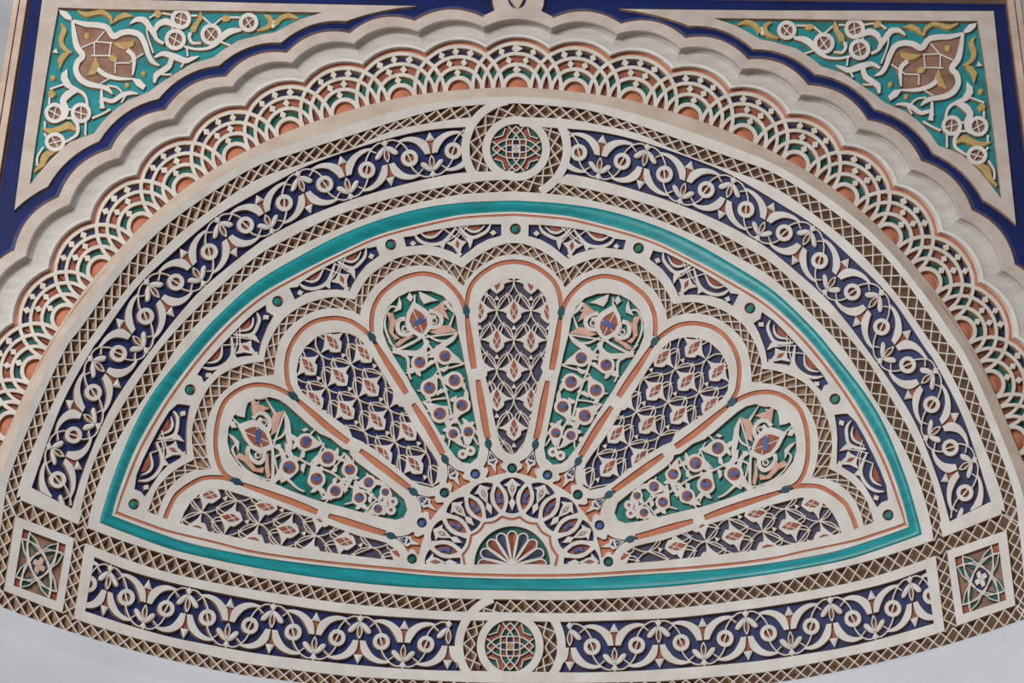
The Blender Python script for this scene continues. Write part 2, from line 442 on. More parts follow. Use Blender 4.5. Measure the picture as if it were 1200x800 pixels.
for mir in (False, True):
    g = LR if mir else LL
    for i in range(0 if not mir else 1, len(ds)):
        wd = (ds[i+1]-ds[i-1])/2 if 0 < i < len(ds)-1 else (ds[1]-ds[0] if i == 0 else ds[-1]-ds[-2])
        gg = G('L') if i == 0 else g
        def P_(s, n): return ledP(s, n) if i == 0 else led(s, n)[0]
        arcs = []
        for kq, r in enumerate(R4):
            s_, n_ = lobe_u(i, 0, r, 0, 180, 25); mb = MB(gg)
            if r > 36.6:      # keep clear of the moulding line
                pass
            mb.ribbon(P_(s_, n_), (4.8, 4.3, 4.1, 4.4)[kq], 0, -7, 'lace', 'raw', sm=0, slope=.5)
            mb.part('lobe_rib', tb)
        # outer white rim up to the russet line only between the cusps
        # cells: coloured floor, chosen by ring of this lobe and of the next one
        floors = {}
        def ring(r): return 0 if r < 16.4 else 1 if r < 29.2 else 2 if r < 42.8 else 3 if r < 55.6 else 4
        su = np.arange(-37, 37.01, 1.85); nv = np.arange(0, 57, 1.85)
        for a in range(len(su)-1):
            for b in range(len(nv)-1):
                cs, cn = (su[a]+su[a+1])/2, (nv[b]+nv[b+1])/2
                r0 = math.hypot(cs, cn/SQ); r1 = math.hypot(73-abs(cs), cn/SQ)
                if r0 > 58: continue
                a0, a1 = ring(r0), ring(r1)
                if a1 == 4: col = {0: 'terra', 1: 'dgreen', 2: 'rust', 3: 'ink', 4: 'ink'}[a0]
                elif a0 == 3 and a1 == 3 : col = 'rust'
                elif {a0, a1} == {2, 3} and cn > 15: col = 'dgreen'
                else: col = 'rust'
                floors.setdefault(col, []).append((a, b))
        for col, cells in floors.items():
            mb = MB(gg)
            for a, b in cells:
                q = P_(np.array([su[a], su[a+1], su[a+1], su[a]])*wd/73+ds[i], np.array([nv[b], nv[b], nv[b+1], nv[b+1]]))
                mb.put(gg.X(q, -6.5 if col != 'rust' else -5.5), [[0, 1, 2, 3]], col)
            mb.part({'terra': 'dome_niche', 'dgreen': 'green_ground', 'rust': 'rust_ground', 'ink': 'blue_ground'}[col], tb)
        mb = MB(gg); cpt = P_(np.array([ds[i]]), np.array([3.5]))[0]
        s_, n_ = lobe_u(i, 0, 12, -20, 200, 15)
        V = [gg.X(P_(ds[i]+(s_-ds[i])*f, n_*f), -6.5+5*(1-f*f)) for f in (1, .75, .45, .15)]
        n15 = 15; mb.put(np.concatenate(V), [[q*n15+j, q*n15+j+1, (q+1)*n15+j+1, (q+1)*n15+j] for q in range(3) for j in range(n15-1)], 'terra')
        mb.part('half_dome', tb, smooth=True)
        # white lozenges in the cells
        for r, angs in ((46.3, (68, 90, 112)), (33.8, (75, 105)), (21.4, (90,))):
            for an in angs:
                an = math.radians(an); cs, cn = r*math.cos(an), r*math.sin(an); er, et = 5.2, 4.2
                L4 = [(cs+er*math.cos(an), cn+er*math.sin(an)), (cs-et*math.sin(an), cn+et*math.cos(an)), (cs-er*math.cos(an), cn-er*math.sin(an)), (cs+et*math.sin(an), cn-et*math.cos(an))]
                q = P_(ds[i]+np.array([v[0] for v in L4])*wd/73, np.array([v[1] for v in L4]))
                MB(gg).poly(q, -.2, -6, 'lace').part('lozenge', tb)
        # russet line and white rim following the lobe
        s_, n_ = lobe_u(i, 0, 59.3, CUSP-2, 180-CUSP+2, 16)
        MB(gg).ribbon(P_(s_, n_), 3.2, .5, -7, 'terra', 'terra', sm=0, slope=.2).part('russet_line', tb)

fc = [(565.5,20),(486,24.5),(410,39),(336,62),(265,90),(194,129),(130,175),(69,231),(17,293),(-30,360),(-70,432),(-105,510)]
def sag_arc(a, b, sg, n=17):
    a, b = np.array(a, float), np.array(b, float); t = np.linspace(0, 1, n); d = b-a; nn = np.array([-d[1], d[0]])/np.hypot(*d)
    if nn[1] > 0: nn = -nn
    return a+d*t[:, None]+nn*(4*sg*t*(1-t))[:, None]
tm = thing('scalloped_moulding', 'white scalloped arch moulding with a hollow grey underside, edged in russet', 'moulding', G('F'), (602, 30))
def scallop(gl, A, B):
    """A = front edge on the wall face, B = back edge at the openwork"""
    EA, EB = elev(A, 'F'), elev(B, 'L')
    if gl.mir: EA, EB = EA*[-1, 1], EB*[-1, 1]
    WA = np.c_[EA[:, 0], np.full(len(EA), YF), EA[:, 1]]; WB = np.c_[EB[:, 0], np.full(len(EB), D), EB[:, 1]]
    mb = MB(gl); n = len(A)
    # (share from front edge to back edge in the picture plane, depth behind the wall face)
    prof = [(0, .012), (0, -.006), (.30, -.006), (.34, .0), (.38, .016), (.50, .036), (.66, .043), (.78, .043), (.84, .040), (.93, .044), (1.0, .068)]
    mats = ['brown', 'face', 'face', 'soffit', 'soffit', 'soffit', 'soffit', 'soffit', 'plaster', 'plaster']
    rows = []
    for t_, y_ in prof:
        R = WA+(WB-WA)*t_; tt = (YF+y_)/R[:, 1]        # slide along the sight line is avoided: only the depth is set
        dy = (YF+y_)-R[:, 1]
        R = R.copy(); R[:, 2] += dy*R[:, 2]/R[:, 1]; R[:, 0] += dy*R[:, 0]/R[:, 1]; R[:, 1] = YF+y_
        rows.append(R)
    V = np.concatenate(rows)
    for q in range(len(prof)-1):
        fs = [[q*n+i, q*n+i+1, (q+1)*n+i+1, (q+1)*n+i] for i in range(n-1)]
        if q == 0: b = mb.put(V, fs, mats[0])
        else:
            kk = mb.mid(mats[q])
            for f in fs: mb.f.append([v+b for v in f]); mb.mi.append(kk)
    return mb
for mir in (False, True):
    g = FR if mir else FL
    for i in range(len(fc)-1):
        A = sag_arc(fc[i], fc[i+1], 11)
        li = i+1
        wd = (ds[li+1]-ds[li-1])/2 if li < len(ds)-1 else ds[-1]-ds[-2]
        if li >= len(ds): break
        s_, n_ = lobe_u(li, 0, 61, CUSP, 180-CUSP, 17); B = led(s_, n_)[0]
        if np.hypot(*(B[0]-A[0])) > np.hypot(*(B[-1]-A[0])): B = B[::-1]
        scallop(g, A, B).part('scallop', tm)
        MB(g).ribbon(A, 2.2, 1.5, -5, 'brown', 'brown', sm=0, slope=.3).part('russet_edge', tm)
# middle scallop
A = np.r_[[(565.5, 20)], [(572, 16.5), (580, 13.2)], sag_arc((583, 12), (627, 13), 2, 9), [(628, 14), (634, 16.5), (641.5, 20)]]
A = sag_arc((565.5, 20), mirror_px([(565.5, 20)], 'F')[0], 9, 17)
s_, n_ = lobe_u(0, 0, 61, CUSP, 180-CUSP, 17); B = ledP(s_, n_)
if np.hypot(*(B[0]-A[0])) > np.hypot(*(B[-1]-A[0])): B = B[::-1]
scallop(G('F'), A, B).part('scallop', tm)

# ledge between the openwork and the hollow of the tympanum
tl = thing('arch_ledge', 'smooth sandy and white plaster ledge curving between pierced openwork and outer lattice', 'ledge', G('L'), (602, 112))
for mir in (False, True):
    gL, gB = (LR, BR) if mir else (LL, BL)
    n = 90; A, B = resample(C['ledge_out'], n), resample(C['l1o'], n)
    Mi = A+(B-A)*.55
    rows = [gL.X(A, -8), gL.X(A, 1.5), gL.X(A+(B-A)*.04, 2.2), gB.X(Mi, .8), gB.X(A+(B-A)*.6, .6), gB.X(B, 0), gB.X(B, -8)]
    V = np.concatenate(rows); mb = MB(gL)
    mats = ['ledge', 'ledge', 'ledge', 'plaster', 'plaster', 'raw']
    for q in range(6):
        fs = [[q*n+i, q*n+i+1, (q+1)*n+i+1, (q+1)*n+i] for i in range(n-1)]
        if q == 0: b = mb.put(V, fs, mats[0])
        else:
            kk = mb.mid(mats[q])
            for f in fs: mb.f.append([v+b for v in f]); mb.mi.append(kk)
    mb.part('ledge_face', tl)

# ------------------------------------------------------------------ lattice strips
def lattice(par, gl, A, B, p=16, dep=9, w=1.5, name='lattice'):
    A, B = A_(A), A_(B); nseg = max(1, round((length(A)+length(B))/2/p))
    n = max(3, nseg*2)
    MB(gl).band(A, B, [(-.06, -dep), (1.06, -dep)], ['well_shade'], n=n+1).part(name+'_ground', par)
    ra, rb = resample(A, nseg+1), resample(B, nseg+1); mb = MB(gl)
    for k in range(nseg):
        for a, b in ((ra[k], rb[k+1]), (ra[k+1], rb[k])):
            mid = (a+b)/2
            mb.ribbon([a, mid, b], w, -.6, -dep, 'plaster', 'rail', sm=0, slope=2.6, cap=False)
    return mb.part(name, par, kind='stuff')
l1m_, l2m_ = None, None
ta = thing('outer_lattice_arc', 'outermost thin diamond lattice strip curving under the plaster ledge', 'lattice strip', BL, (300, 203))
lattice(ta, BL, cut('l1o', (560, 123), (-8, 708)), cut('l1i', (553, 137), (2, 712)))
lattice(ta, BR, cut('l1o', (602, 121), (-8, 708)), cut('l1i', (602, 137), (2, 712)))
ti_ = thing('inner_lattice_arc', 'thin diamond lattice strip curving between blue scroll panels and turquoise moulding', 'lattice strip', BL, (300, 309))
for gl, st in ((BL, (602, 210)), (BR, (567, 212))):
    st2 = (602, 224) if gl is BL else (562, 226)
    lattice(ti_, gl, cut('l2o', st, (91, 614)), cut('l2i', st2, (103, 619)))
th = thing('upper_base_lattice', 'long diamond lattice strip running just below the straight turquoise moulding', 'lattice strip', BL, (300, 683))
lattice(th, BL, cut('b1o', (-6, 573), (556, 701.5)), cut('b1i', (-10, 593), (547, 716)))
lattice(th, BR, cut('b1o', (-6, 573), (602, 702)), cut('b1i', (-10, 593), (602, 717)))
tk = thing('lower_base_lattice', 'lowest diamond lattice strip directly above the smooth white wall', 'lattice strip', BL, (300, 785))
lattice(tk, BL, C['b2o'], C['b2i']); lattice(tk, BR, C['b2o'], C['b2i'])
for gl, sd in ((BL, 'left'), (BR, 'right')):
    tv = thing('upright_lattice', 'short upright lattice strip between the %s corner tile and bottom scroll panel' % sd, 'lattice strip', gl, (88, 675))
    lattice(tv, gl, [(87.5, 630), (73, 718)], [(100, 637), (87, 725)], p=15)

# ------------------------------------------------------------------ plain white bands
def wband(par, gl, A, B, name='plaster_band', top=0):
    n = max(4, int(max(length(A), length(B))/9)); A, B = resample(A, n), resample(B, n)
    MB(gl).band(A, B, [(-.03, -8), (0, top-.5), (.03, top), (.97, top), (1, top-.5), (1.03, -8)], ['raw', 'plaster', 'plaster', 'plaster', 'raw'], n=n).part(name, par)
twf = thing('plaster_banding', 'network of smooth white plaster bands framing the scroll panels and lattice strips', 'banding', G('B'), (602, 695))
for gl in (BL, BR):
    a = (602, 137) if gl is BR else (548, 137)
    wband(twf, gl, cut('l1i', (602, 137) if gl is BR else (552, 137.5), (24, 583)), cut('so', (602, 148) if gl is BR else (550, 149), (37, 572)))
    wband(twf, gl, cut('si', (602, 200) if gl is BL else (545, 202), (84, 598)), cut('l2o', (602, 210) if gl is BL else (558, 213), (93, 608)))
    MB(gl).poly([(26, 563), (37, 571), (60, 583), (85, 596), (97, 598), (92, 614.5), (60, 601), (24, 585.5)], 0, -8).part('plaster_band', twf)
    wband(twf, gl, C['l2i'], C['to'])
    wband(twf, gl, C['bto'], cut('b1o', (103, 619), (602, 702)))
    wband(twf, gl, cut('b1i', (100, 637), (602, 717)), C['bsi'] if True else 0)
    wband(twf, gl, C['bso'], cut('b2o', (87, 724.5), (602, 800)))
    MB(gl).poly([(100, 636.5), (110, 640), (111, 652), (100, 715.5), (97, 727), (87, 724.5)], .15, -8).part('plaster_band', twf)

# turquoise moulding with its terracotta line
tt = thing('turquoise_moulding', 'glossy turquoise half-round moulding with a thin terracotta line, framing the fan', 'moulding', G('B'), (602, 241))
pf = [(0, -2), (.04, -.5), (.2, .6), (.45, .4), (.7, -1.2), (.93, -2.6), (1, -2.6)]
for gl in (BL, BR):
    MB(gl).band(C['to'], C['ti'], pf, ['teal'], step=7).part('moulding_arc', tt, smooth=True)
    MB(gl).band(C['bto'], C['bti'], pf, ['teal'], step=7).part('moulding_base', tt, smooth=True)
    MB(gl).band(C['ti'], C['ro'], [(0, -2.6), (.1, -.3), (1.15, -.3)], ['plaster'], step=7).part('white_fillet', tt)
    MB(gl).band(C['bti'], C['bro'], [(0, -2.6), (.1, -.3), (1.15, -.3)], ['plaster'], step=7).part('white_fillet', tt)
    MB(gl).band(C['ro'], C['ri'], [(0, -.35), (.2, -1.4), (.8, -1.4), (1.1, -1.2)], ['terra'], step=7).part('terracotta_line', tt)
    MB(gl).band(C['bro'], C['bri'], [(0, -.35), (.2, -1.4), (.8, -1.4), (1.1, -1.2)], ['terra'], step=7).part('terracotta_line', tt)

# smooth white wall below
tw = MB(BL)
for gl in (BL, BR):
    A = np.r_[C['b2i']]; B = A+np.array([0, 60]); B2 = A+np.array([-2, 90])
    mb = MB(gl).band(A, B, [(-.01, -8), (0, 0), (.1, .5), (.3, 1), (.45, 0), (.52, 1.5), (.58, 6), (.66, 9), (1, 12), (2.2, 16)], ['raw', 'lower'], step=8)
    low = mb.v[-1] if False else np.concatenate(mb.v); nl = len(low)//10; row = low[-nl:].copy(); dn = row.copy(); dn[:, 2] = -1.6
    mb.put(np.r_[row, dn], [[i, i+1, nl+i+1, nl+i] for i in range(nl-1)], 'lower')
    ob = mb.part('wall_lower', smooth=True); ob['kind'] = 'structure'

# ------------------------------------------------------------------ blue scroll panels
def frame_uv(B0, B1, marks):
    """u counts rings along the panel (ring k at u = k), v runs -1..1 from the inner to the outer line"""
    n = 500; a, b = resample(B0, n), resample(B1, n); mid = (a+b)/2
    s = np.r_[0, np.cumsum(np.hypot(*np.diff(mid, axis=0).T))]
    sm = np.array([s[int(np.argmin(np.hypot(*(mid-np.array(q)).T)))] for q in marks]); k = np.arange(len(marks))
    cf = np.polyfit(k, sm, 3)
    def f(P):
        P = A_(P); t = np.polyval(cf, P[:, 0]); idx = np.interp(t, s, np.arange(n))
        lo = np.stack([np.interp(idx, np.arange(n), a[:, j]) for j in (0, 1)], 1)
        hi = np.stack([np.interp(idx, np.arange(n), b[:, j]) for j in (0, 1)], 1)
        return lo+(hi-lo)*((P[:, 1:]+1)/2)
    def inv(p):
        i = int(np.argmin(np.hypot(*(mid-np.array(p)).T))); kk = np.linspace(-2, len(marks)+1, 600)
        return float(kk[int(np.argmin(abs(np.polyval(cf, kk)-s[i])))])
    return f, inv
def scroll(par, gl, f, nr, first, u0, u1):
    """rings at whole u; nodes half way between; the node after ring 0 has its leaves hanging from the outer side if first"""
    def C_(P): return f(P)
    ins = lambda u: u0-.02 <= u <= u1+.02
    def clip(P):
        P = A_(P); return [q for q in P if ins(q[0])]
    for k in range(nr):
        c = f([(k, 0)])[0]; ex = f([(k+.2, 0)])[0]-f([(k-.2, 0)])[0]; ang = math.atan2(ex[1], ex[0])
        if not (u0+.02 <= k <= u1+.01): continue
        rg = MB(gl).ribbon(circ(c, 7.6, 18), 4.9, 0, -6, sm=0, closed=True).part('ring', par)
        ct = MB(gl).plate([circ(c, 5.6, 14)], [], -4.2, m='rust', walls=False).part('rust_eye', rg)
        d = f([(k, .25)])[0]-f([(k, -.25)])[0]; d = d/np.hypot(*d)
        tl_ = (.35 if k % 2 == (0 if first else 1) else -.35)
        dd = np.array([d[0]*math.cos(tl_)-d[1]*math.sin(tl_), d[0]*math.sin(tl_)+d[1]*math.cos(tl_)])
        MB(gl).ribbon([c-dd*6.2, c+dd*6.2], 1.8, -.1, -4.2, sm=0).part('bar', rg)
    for k in range(-1, nr):
        un = k+.5; down = (k % 2 == 0) == first; sv = 1 if down else -1
        if not (u0-.55 < un < u1+.55): continue
        F_ = lambda P: f([(un+q[0], sv*q[1]) for q in P])
        # two crescents rising from the node towards the outer side
        for sx in (-1, 1):
            outer = [(0.015, .02), (.06, .45), (.2, .70), (.36, .83), (.53, .87), (.74, .80)]
            inner = [(.60, .73), (.46, .67), (.32, .52), (.2, .24), (.14, .02)]
            P = np.r_[spl(outer, 4), spl(inner, 4)]; P[:, 0] *= sx
            P = A_([(un+q[0], sv*q[1]) for q in P]); P[:, 0] = np.clip(P[:, 0], u0-.05, u1+.05)
            if np.ptp(P[:, 0]) > .12: MB(gl).poly(f(P), 0, -6).part('crescent', par)
            st = spl([(sx*.5, .28), (sx*.58, .55), (sx*.7, .78), (sx*.84, .91), (sx*1.0, .9)], 4)
            q = A_(clip([(un+a, sv*b) for a, b in st]))
            if len(q) > 3: MB(gl).ribbon(f(q), 1.7, -.15, -6, sm=0).part('stem', par)
            st = spl([(sx*.52, .80), (sx*.64, .74), (sx*.78, .55)], 4)
            q = A_(clip([(un+a, sv*b) for a, b in st]))
            if len(q) > 3: MB(gl).ribbon(f(q), 1.5, -.2, -6, sm=0).part('stem', par)
        if ins(un-.06) and ins(un+.06):
            MB(gl).poly(F_([(-.11, .56), (0, .92), (.11, .56)]), -.1, -6, crown=1.6, inset=2.0).part('pointed_bud', par)
            MB(gl).poly(F_([(-.11, .54), (.11, .54), (.03, .2), (0, .08), (-.03, .2)]), -3.2, -6, 'rust').part('rust_wedge', par)
        for sx in (-1, 1):
            a = spl([(0.01, -.72), (.07, -.70), (.16, -.60), (.25, -.42), (.25, -.30), (.17, -.30), (.08, -.46), (.02, -.62)], 3, True); a[:, 0] *= sx
            if ins(un+sx*.26): MB(gl).poly(F_(a), -.1, -6, crown=1.2, inset=1.6).part('petal', par)
            q = clip([(un, sv*-.06), (un+sx*.055, sv*-.34), (un, sv*-.66)])
            if len(q) == 3: MB(gl).ribbon(f(q), 1.5, -.2, -6, sm=3).part('stem', par)
        if ins(un-.04) and ins(un+.04):
            MB(gl).poly(F_([(0, -.22), (.05, -.42), (0, -.64), (-.05, -.42)]), -3, -6, 'rust').part('rust_wedge', par)
            MB(gl).poly(F_([(0, -.68), (.075, -.86), (0, -1.0), (-.075, -.86)]), .2, -6, crown=1, inset=1.5).part('diamond_bud', par)
for gl, sd in SIDES:
    t = thing('scroll_panel', 'long curved blue panel of white rings and crescents on the %s side of the arch' % sd, 'carved panel', gl, (250, 295), 'blue scroll panels')
    marks = [(531.7,175.8),(479,183),(429.7,196.7),(380,214),(332.5,236),(287.5,262.5),(245,294),(206,330.5),(170,369),(137.5,412.5),(109,459),(87,509),(67.5,561)]
    st = (543, 149), (545, 202)
    A, B = cut('so', st[0], (37, 572)), cut('si', st[1], (84, 598))
    MB(gl).band(A, B, [(-.05, -6), (1.05, -6)], ['blue'], step=7).part('blue_ground', t)
    f, inv = frame_uv(B, A, marks)
    scroll(t, gl, f, len(marks), True, -.33, 12.35)
    t = thing('scroll_panel', 'straight blue panel of white rings and crescents at the bottom, %s of the lower roundel' % sd, 'carved panel', gl, (320, 735), 'blue scroll panels')
    marks = [(499,754.5),(447,751),(394.5,746),(344,741),(294,732.5),(242.5,724),(195,713),(149,698),(104,684)]
    A, B = C['bsi'][::-1], C['bso'][::-1]
    A, B = cut(A, (537, 726.5), (109, 651.5)), cut(B, (536, 785.5), (99, 715.5))
    MB(gl).band(A, B, [(-.05, -6), (1.05, -6)], ['blue'], step=7).part('blue_ground', t)
    f, inv = frame_uv(B, A, marks)
    scroll(t, gl, f, len(marks), True, -.72, 8.0)

# ------------------------------------------------------------------ roundels
def roundel(c, r, label, lamat, path_a, path_b, arcs, outerw, ry=None, quat='plaster'):
    g = G('B'); ry = ry or r; sc = lambda P: A_([(c[0]+x*r, c[1]+y*ry) for x, y in P])
    t = thing('star_roundel', label, 'roundel', g, c, 'star roundels')
    for pa, w_ in path_a:                       # lattice running around the ring
        P = spl(pa, 8); n = normals(P); A, B = P+n*w_/2, P-n*w_/2
        lattice(t, g, A, B, p=15.5, name='ring_lattice')
    k = 40
    MB(g).ribbon(circ(c, r+4.9, k, ry+4.9), 9.4, .1, -8, sm=0, closed=True).part('inner_ring', t)
    for a0, a1 in arcs:
        MB(g).ribbon(circ(c, outerw[0], 30, outerw[1], a0, a1), 10, .15, -8, sm=0).part('outer_ring', t)
    # pierced star: coloured cells under a white tracery
    mb = MB(g).plate([circ(c, r+1, 36, ry+1)], [], -5, m='dgreen', walls=False); fl = mb.part('green_ground', t)
    def rep(P, mirror=True):
        out = []
        for q in range(4):
            cs, sn = (1, 0, -1, 0)[q], (0, 1, 0, -1)[q]
            for mm in ((1, -1) if mirror else (1,)):
                out.append([(mm*x*cs-y*sn, mm*x*sn+y*cs) for x, y in P])
        return out
    for P in rep([(.3, -.9), (.24, -.64), (.36, -.40), (.64, -.24), (.9, -.3), (.84, -.42), (.54, -.5), (.44, -.8)], False):
        MB(g).poly(sc(P), -4.2, -5, 'rust').part('rust_chevron', t)
    for P in rep([(0, -.9), (.15, -.74), (0, -.58), (-.15, -.74)], False): MB(g).poly(sc(P), -4.2, -5, 'rust').part('rust_diamond', t)
    for P in rep([(0, -.5), (.12, -.37), (-.12, -.37)], False): MB(g).poly(sc(P), -4.2, -5, 'rust').part('rust_triangle', t)
    for P in rep([(.14, -.38), (.38, -.36), (.36, -.14), (.14, -.14)], False): MB(g).poly(sc(P), -4.2, -5, 'rust').part('rust_square', t)
    for P in rep([(-.12, -.34), (.12, -.34), (.12, -.06), (-.12, -.06)], False): MB(g).poly(sc(P), -4.1, -5, 'blue').part('blue_square', t)
    for P in rep([(0, 0), (.13, -.05), (.12, -.16), (0, -.13)], False): MB(g).poly(sc(P), -.6, -5, quat).part('quatrefoil_petal', t)
    tr = MB(g)
    for P in rep([(.38, 0), (.37, -.38), (.24, -.66), (.06, -.86), (0, -.92)]): tr.ribbon(sc(P), 1.5, -.5, -5, sm=3)
    for P in rep([(.14, 0), (.13, -.34), (0, -.57), (-.16, -.74), (-.3, -.93)]): tr.ribbon(sc(P), 1.5, -.5, -5, sm=3)
    for P in rep([(.44, -.86), (.54, -.52), (.84, -.42)], False): tr.ribbon(sc(P), 1.5, -.5, -5, sm=0)
    tr.part('tracery', t)
c1 = (605, 174)
pa = np.r_[[(cut('l1o', (602, 121), (548, 125))[0]+cut('l1i', (602, 137), (553, 137))[0])/2], circ(c1, 47.3, 14, 45, 100, 232)]
pb = np.r_[[(603, 218.5)], circ(c1, 47.3, 14, 45, -80, 38)]
roundel(c1, 30.3, 'star roundel with brown and green cells at the crown of the arch', 'raw', [(pa, 13.5), (pb, 13.5)], None, [(100, 212), (-62, 38)], (59.5, 57), ry=28.5)
c2 = (598, 756.5)
pa = np.r_[[(599, 709.5)], circ(c2, 48, 14, 47, 100, 212)]
pb = np.r_[circ(c2, 48, 14, 47, -60, 38)]
roundel(c2, 29.6, 'star roundel with tan quatrefoil in the middle of the bottom border', 'raw', [(pa, 14), (pb, 14)], None, [(110, 214), (-42, 38)], (60, 59), ry=30, quat='ochre')

# ------------------------------------------------------------------ corner tiles
for gl, sd in SIDES:
    t = thing('corner_tile', 'square tile of interlaced green, russet and blue star tracery at the bottom %s corner' % sd, 'tile', gl, (46, 661), 'corner tiles')
    out = [(18, 604.5), (87, 630.5), (73, 718), (5, 692)]; inn = [(27, 619), (77.5, 638), (66, 704), (16, 686)]
    MB(gl).plate([out], [inn], 0, -8).part('frame', t)
    MB(gl).plate([offset(inn, 1)], [], -5, m='umber', walls=False).part('umber_ground', t)
    fr = frame3([(-1, -1), (1, -1), (1, 1), (-1, 1)], inn); sc = lambda P: fr(A_(P))
    def rep(P):
        out = []
        for q in range(4):
            cs, sn = (1, 0, -1, 0)[q], (0, 1, 0, -1)[q]
            out.append([(x*cs-y*sn, x*sn+y*cs) for x, y in P])
        return out
    for P in rep([(-1, -1), (-.68, -1), (-.66, -.7), (-1, -.66)]): MB(gl).poly(sc(P), -4, -5, 'rust').part('corner_square', t)
    for P in rep([(-.62, -.98), (-.14, -.76), (-.08, -.52), (-.3, -.44), (-.64, -.66)]): MB(gl).poly(sc(P), -4, -5, 'dgreen').part('green_petal', t)
    for P in rep([(.62, -.98), (.14, -.76), (.08, -.52), (.3, -.44), (.64, -.66)]): MB(gl).poly(sc(P), -4, -5, 'dgreen').part('green_petal', t)
    for P in rep([(0, -.1), (-.28, -.14), (-.3, -.36), (-.04, -.48), (.1, -.3)]): MB(gl).poly(sc(P), -3.8, -5, 'blue').part('blue_cell', t)
    for P in rep([(0, 0), (.15, -.08), (.16, -.24), (0, -.3), (-.05, -.14)]): MB(gl).poly(sc(P), -.8, -5, 'plaster' if sd == 'right' else 'sand').part('quatrefoil_petal', t)
    tr = MB(gl)
    for P in rep([(-1, -.66), (-.6, -.68), (-.1, -.5), (.38, -.18), (.62, .2), (.66, .62), (.66, 1)]): tr.ribbon(sc(P), 1.5, -.5, -5, sm=4)
    for P in rep([(1, -.66), (.6, -.68), (.1, -.5), (-.38, -.18), (-.62, .2), (-.66, .62), (-.66, 1)]): tr.ribbon(sc(P), 1.5, -.5, -5, sm=4)
    for P in rep([(-.66, -.95), (-.3, -.78), (0, -.52), (.3, -.78), (.66, -.95)]): tr.ribbon(sc(P), 1.4, -.6, -5, sm=4)
    tr.part('tracery', t)

# ------------------------------------------------------------------ face of the wall: blue border, white frames, turquoise spandrels
teal_hole = [(68.5, 9.3), (120, 11), (200, 12.3), (300, 13.6), (378, 15), (352, 23), (336, 31), (322, 38.5), (306.6, 41), (279.5, 48), (260, 60), (250, 68), (225, 75), (205, 87), (188, 98), (175, 108), (150, 118), (137, 127), (129, 134), (120, 143.5), (110, 157), (97, 161), (82, 167), (70, 177), (58, 189), (46, 203), (35, 217), (43, 160), (52.5, 100), (60, 55)]
FCU = [sag_arc(fc[i], fc[i+1], 11)[::1] for i in range(len(fc)-1)]
lobes = np.concatenate([c[:-1] for c in FCU])                   # from the middle down the left side
def fpix(x, z):
    V = np.stack([np.atleast_1d(x)-XC, np.full(np.size(x), YF), np.atleast_1d(z)], 1).astype(float); k = V@CF
    return np.stack([600+F_PX*(V@CR)/k, 400-F_PX*(V@CU)/k], 1)
tbl = bpy.data.objects.new('trim_blue_border', None); COL.objects.link(tbl); tbl['kind'] = 'structure'; tbl.location = (0, YF, ZT)
brk = [(565.5, 20), (571, 17.5), (580, 13.2), (577.6, 6), (577, -4), (578, -16)]
outl = np.r_[lobes[::-1], [(571, 17.5), (580, 13.2), (577.6, 6), (577, -4)], fpix(-.075, ZT), fpix(-XB, ZT), fpix(-XB, 5.6)]
for gl in (FL, FR):
    MB(gl).plate([outl], [offset(teal_hole, 2.5)], -3.5, m='navy', walls=False, grid=20).part('blue_ground', tbl)
    # worn bevel beside the russet edge
    for i, c in enumerate(FCU):
        n = normals(c); n = n if n[8, 1] < 0 else -n
        MB(gl).band(c, c+n*5.5, [(0, -.5), (.5, -1.8), (1, -3.3)], ['navy_worn'], step=5).part('worn_bevel', tbl)
    MB(gl).ribbon(brk[:5], 2.4, 1.5, -5, 'brown', 'brown', sm=0, slope=.3).part('russet_edge', tm)
# bracket at the crown
tb2 = thing('crown_bracket', 'white bracket at the crown holding a blue disc with a white diamond', 'bracket', G('F'), (605, 10))
L_ = A_(brk); cxx = centre_x(10, 'F')
poly = np.r_[L_, mirror_px(L_, 'F')[::-1]]
MB(G('F')).plate([poly], [circ((606, -1.5), 11, 20, 13)], 2.2, -4, 'face', grid=10).part('plaster_face', tb2)
MB(G('F')).plate([circ((606, -1.5), 12, 20, 14)], [], -3, m='navy', walls=False).part('blue_disc', tb2)
MB(G('F')).poly([(606, -13), (614, -1), (607, 11.5), (597.5, -1)], 1.5, -3, 'ledge').part('white_diamond', tb2)

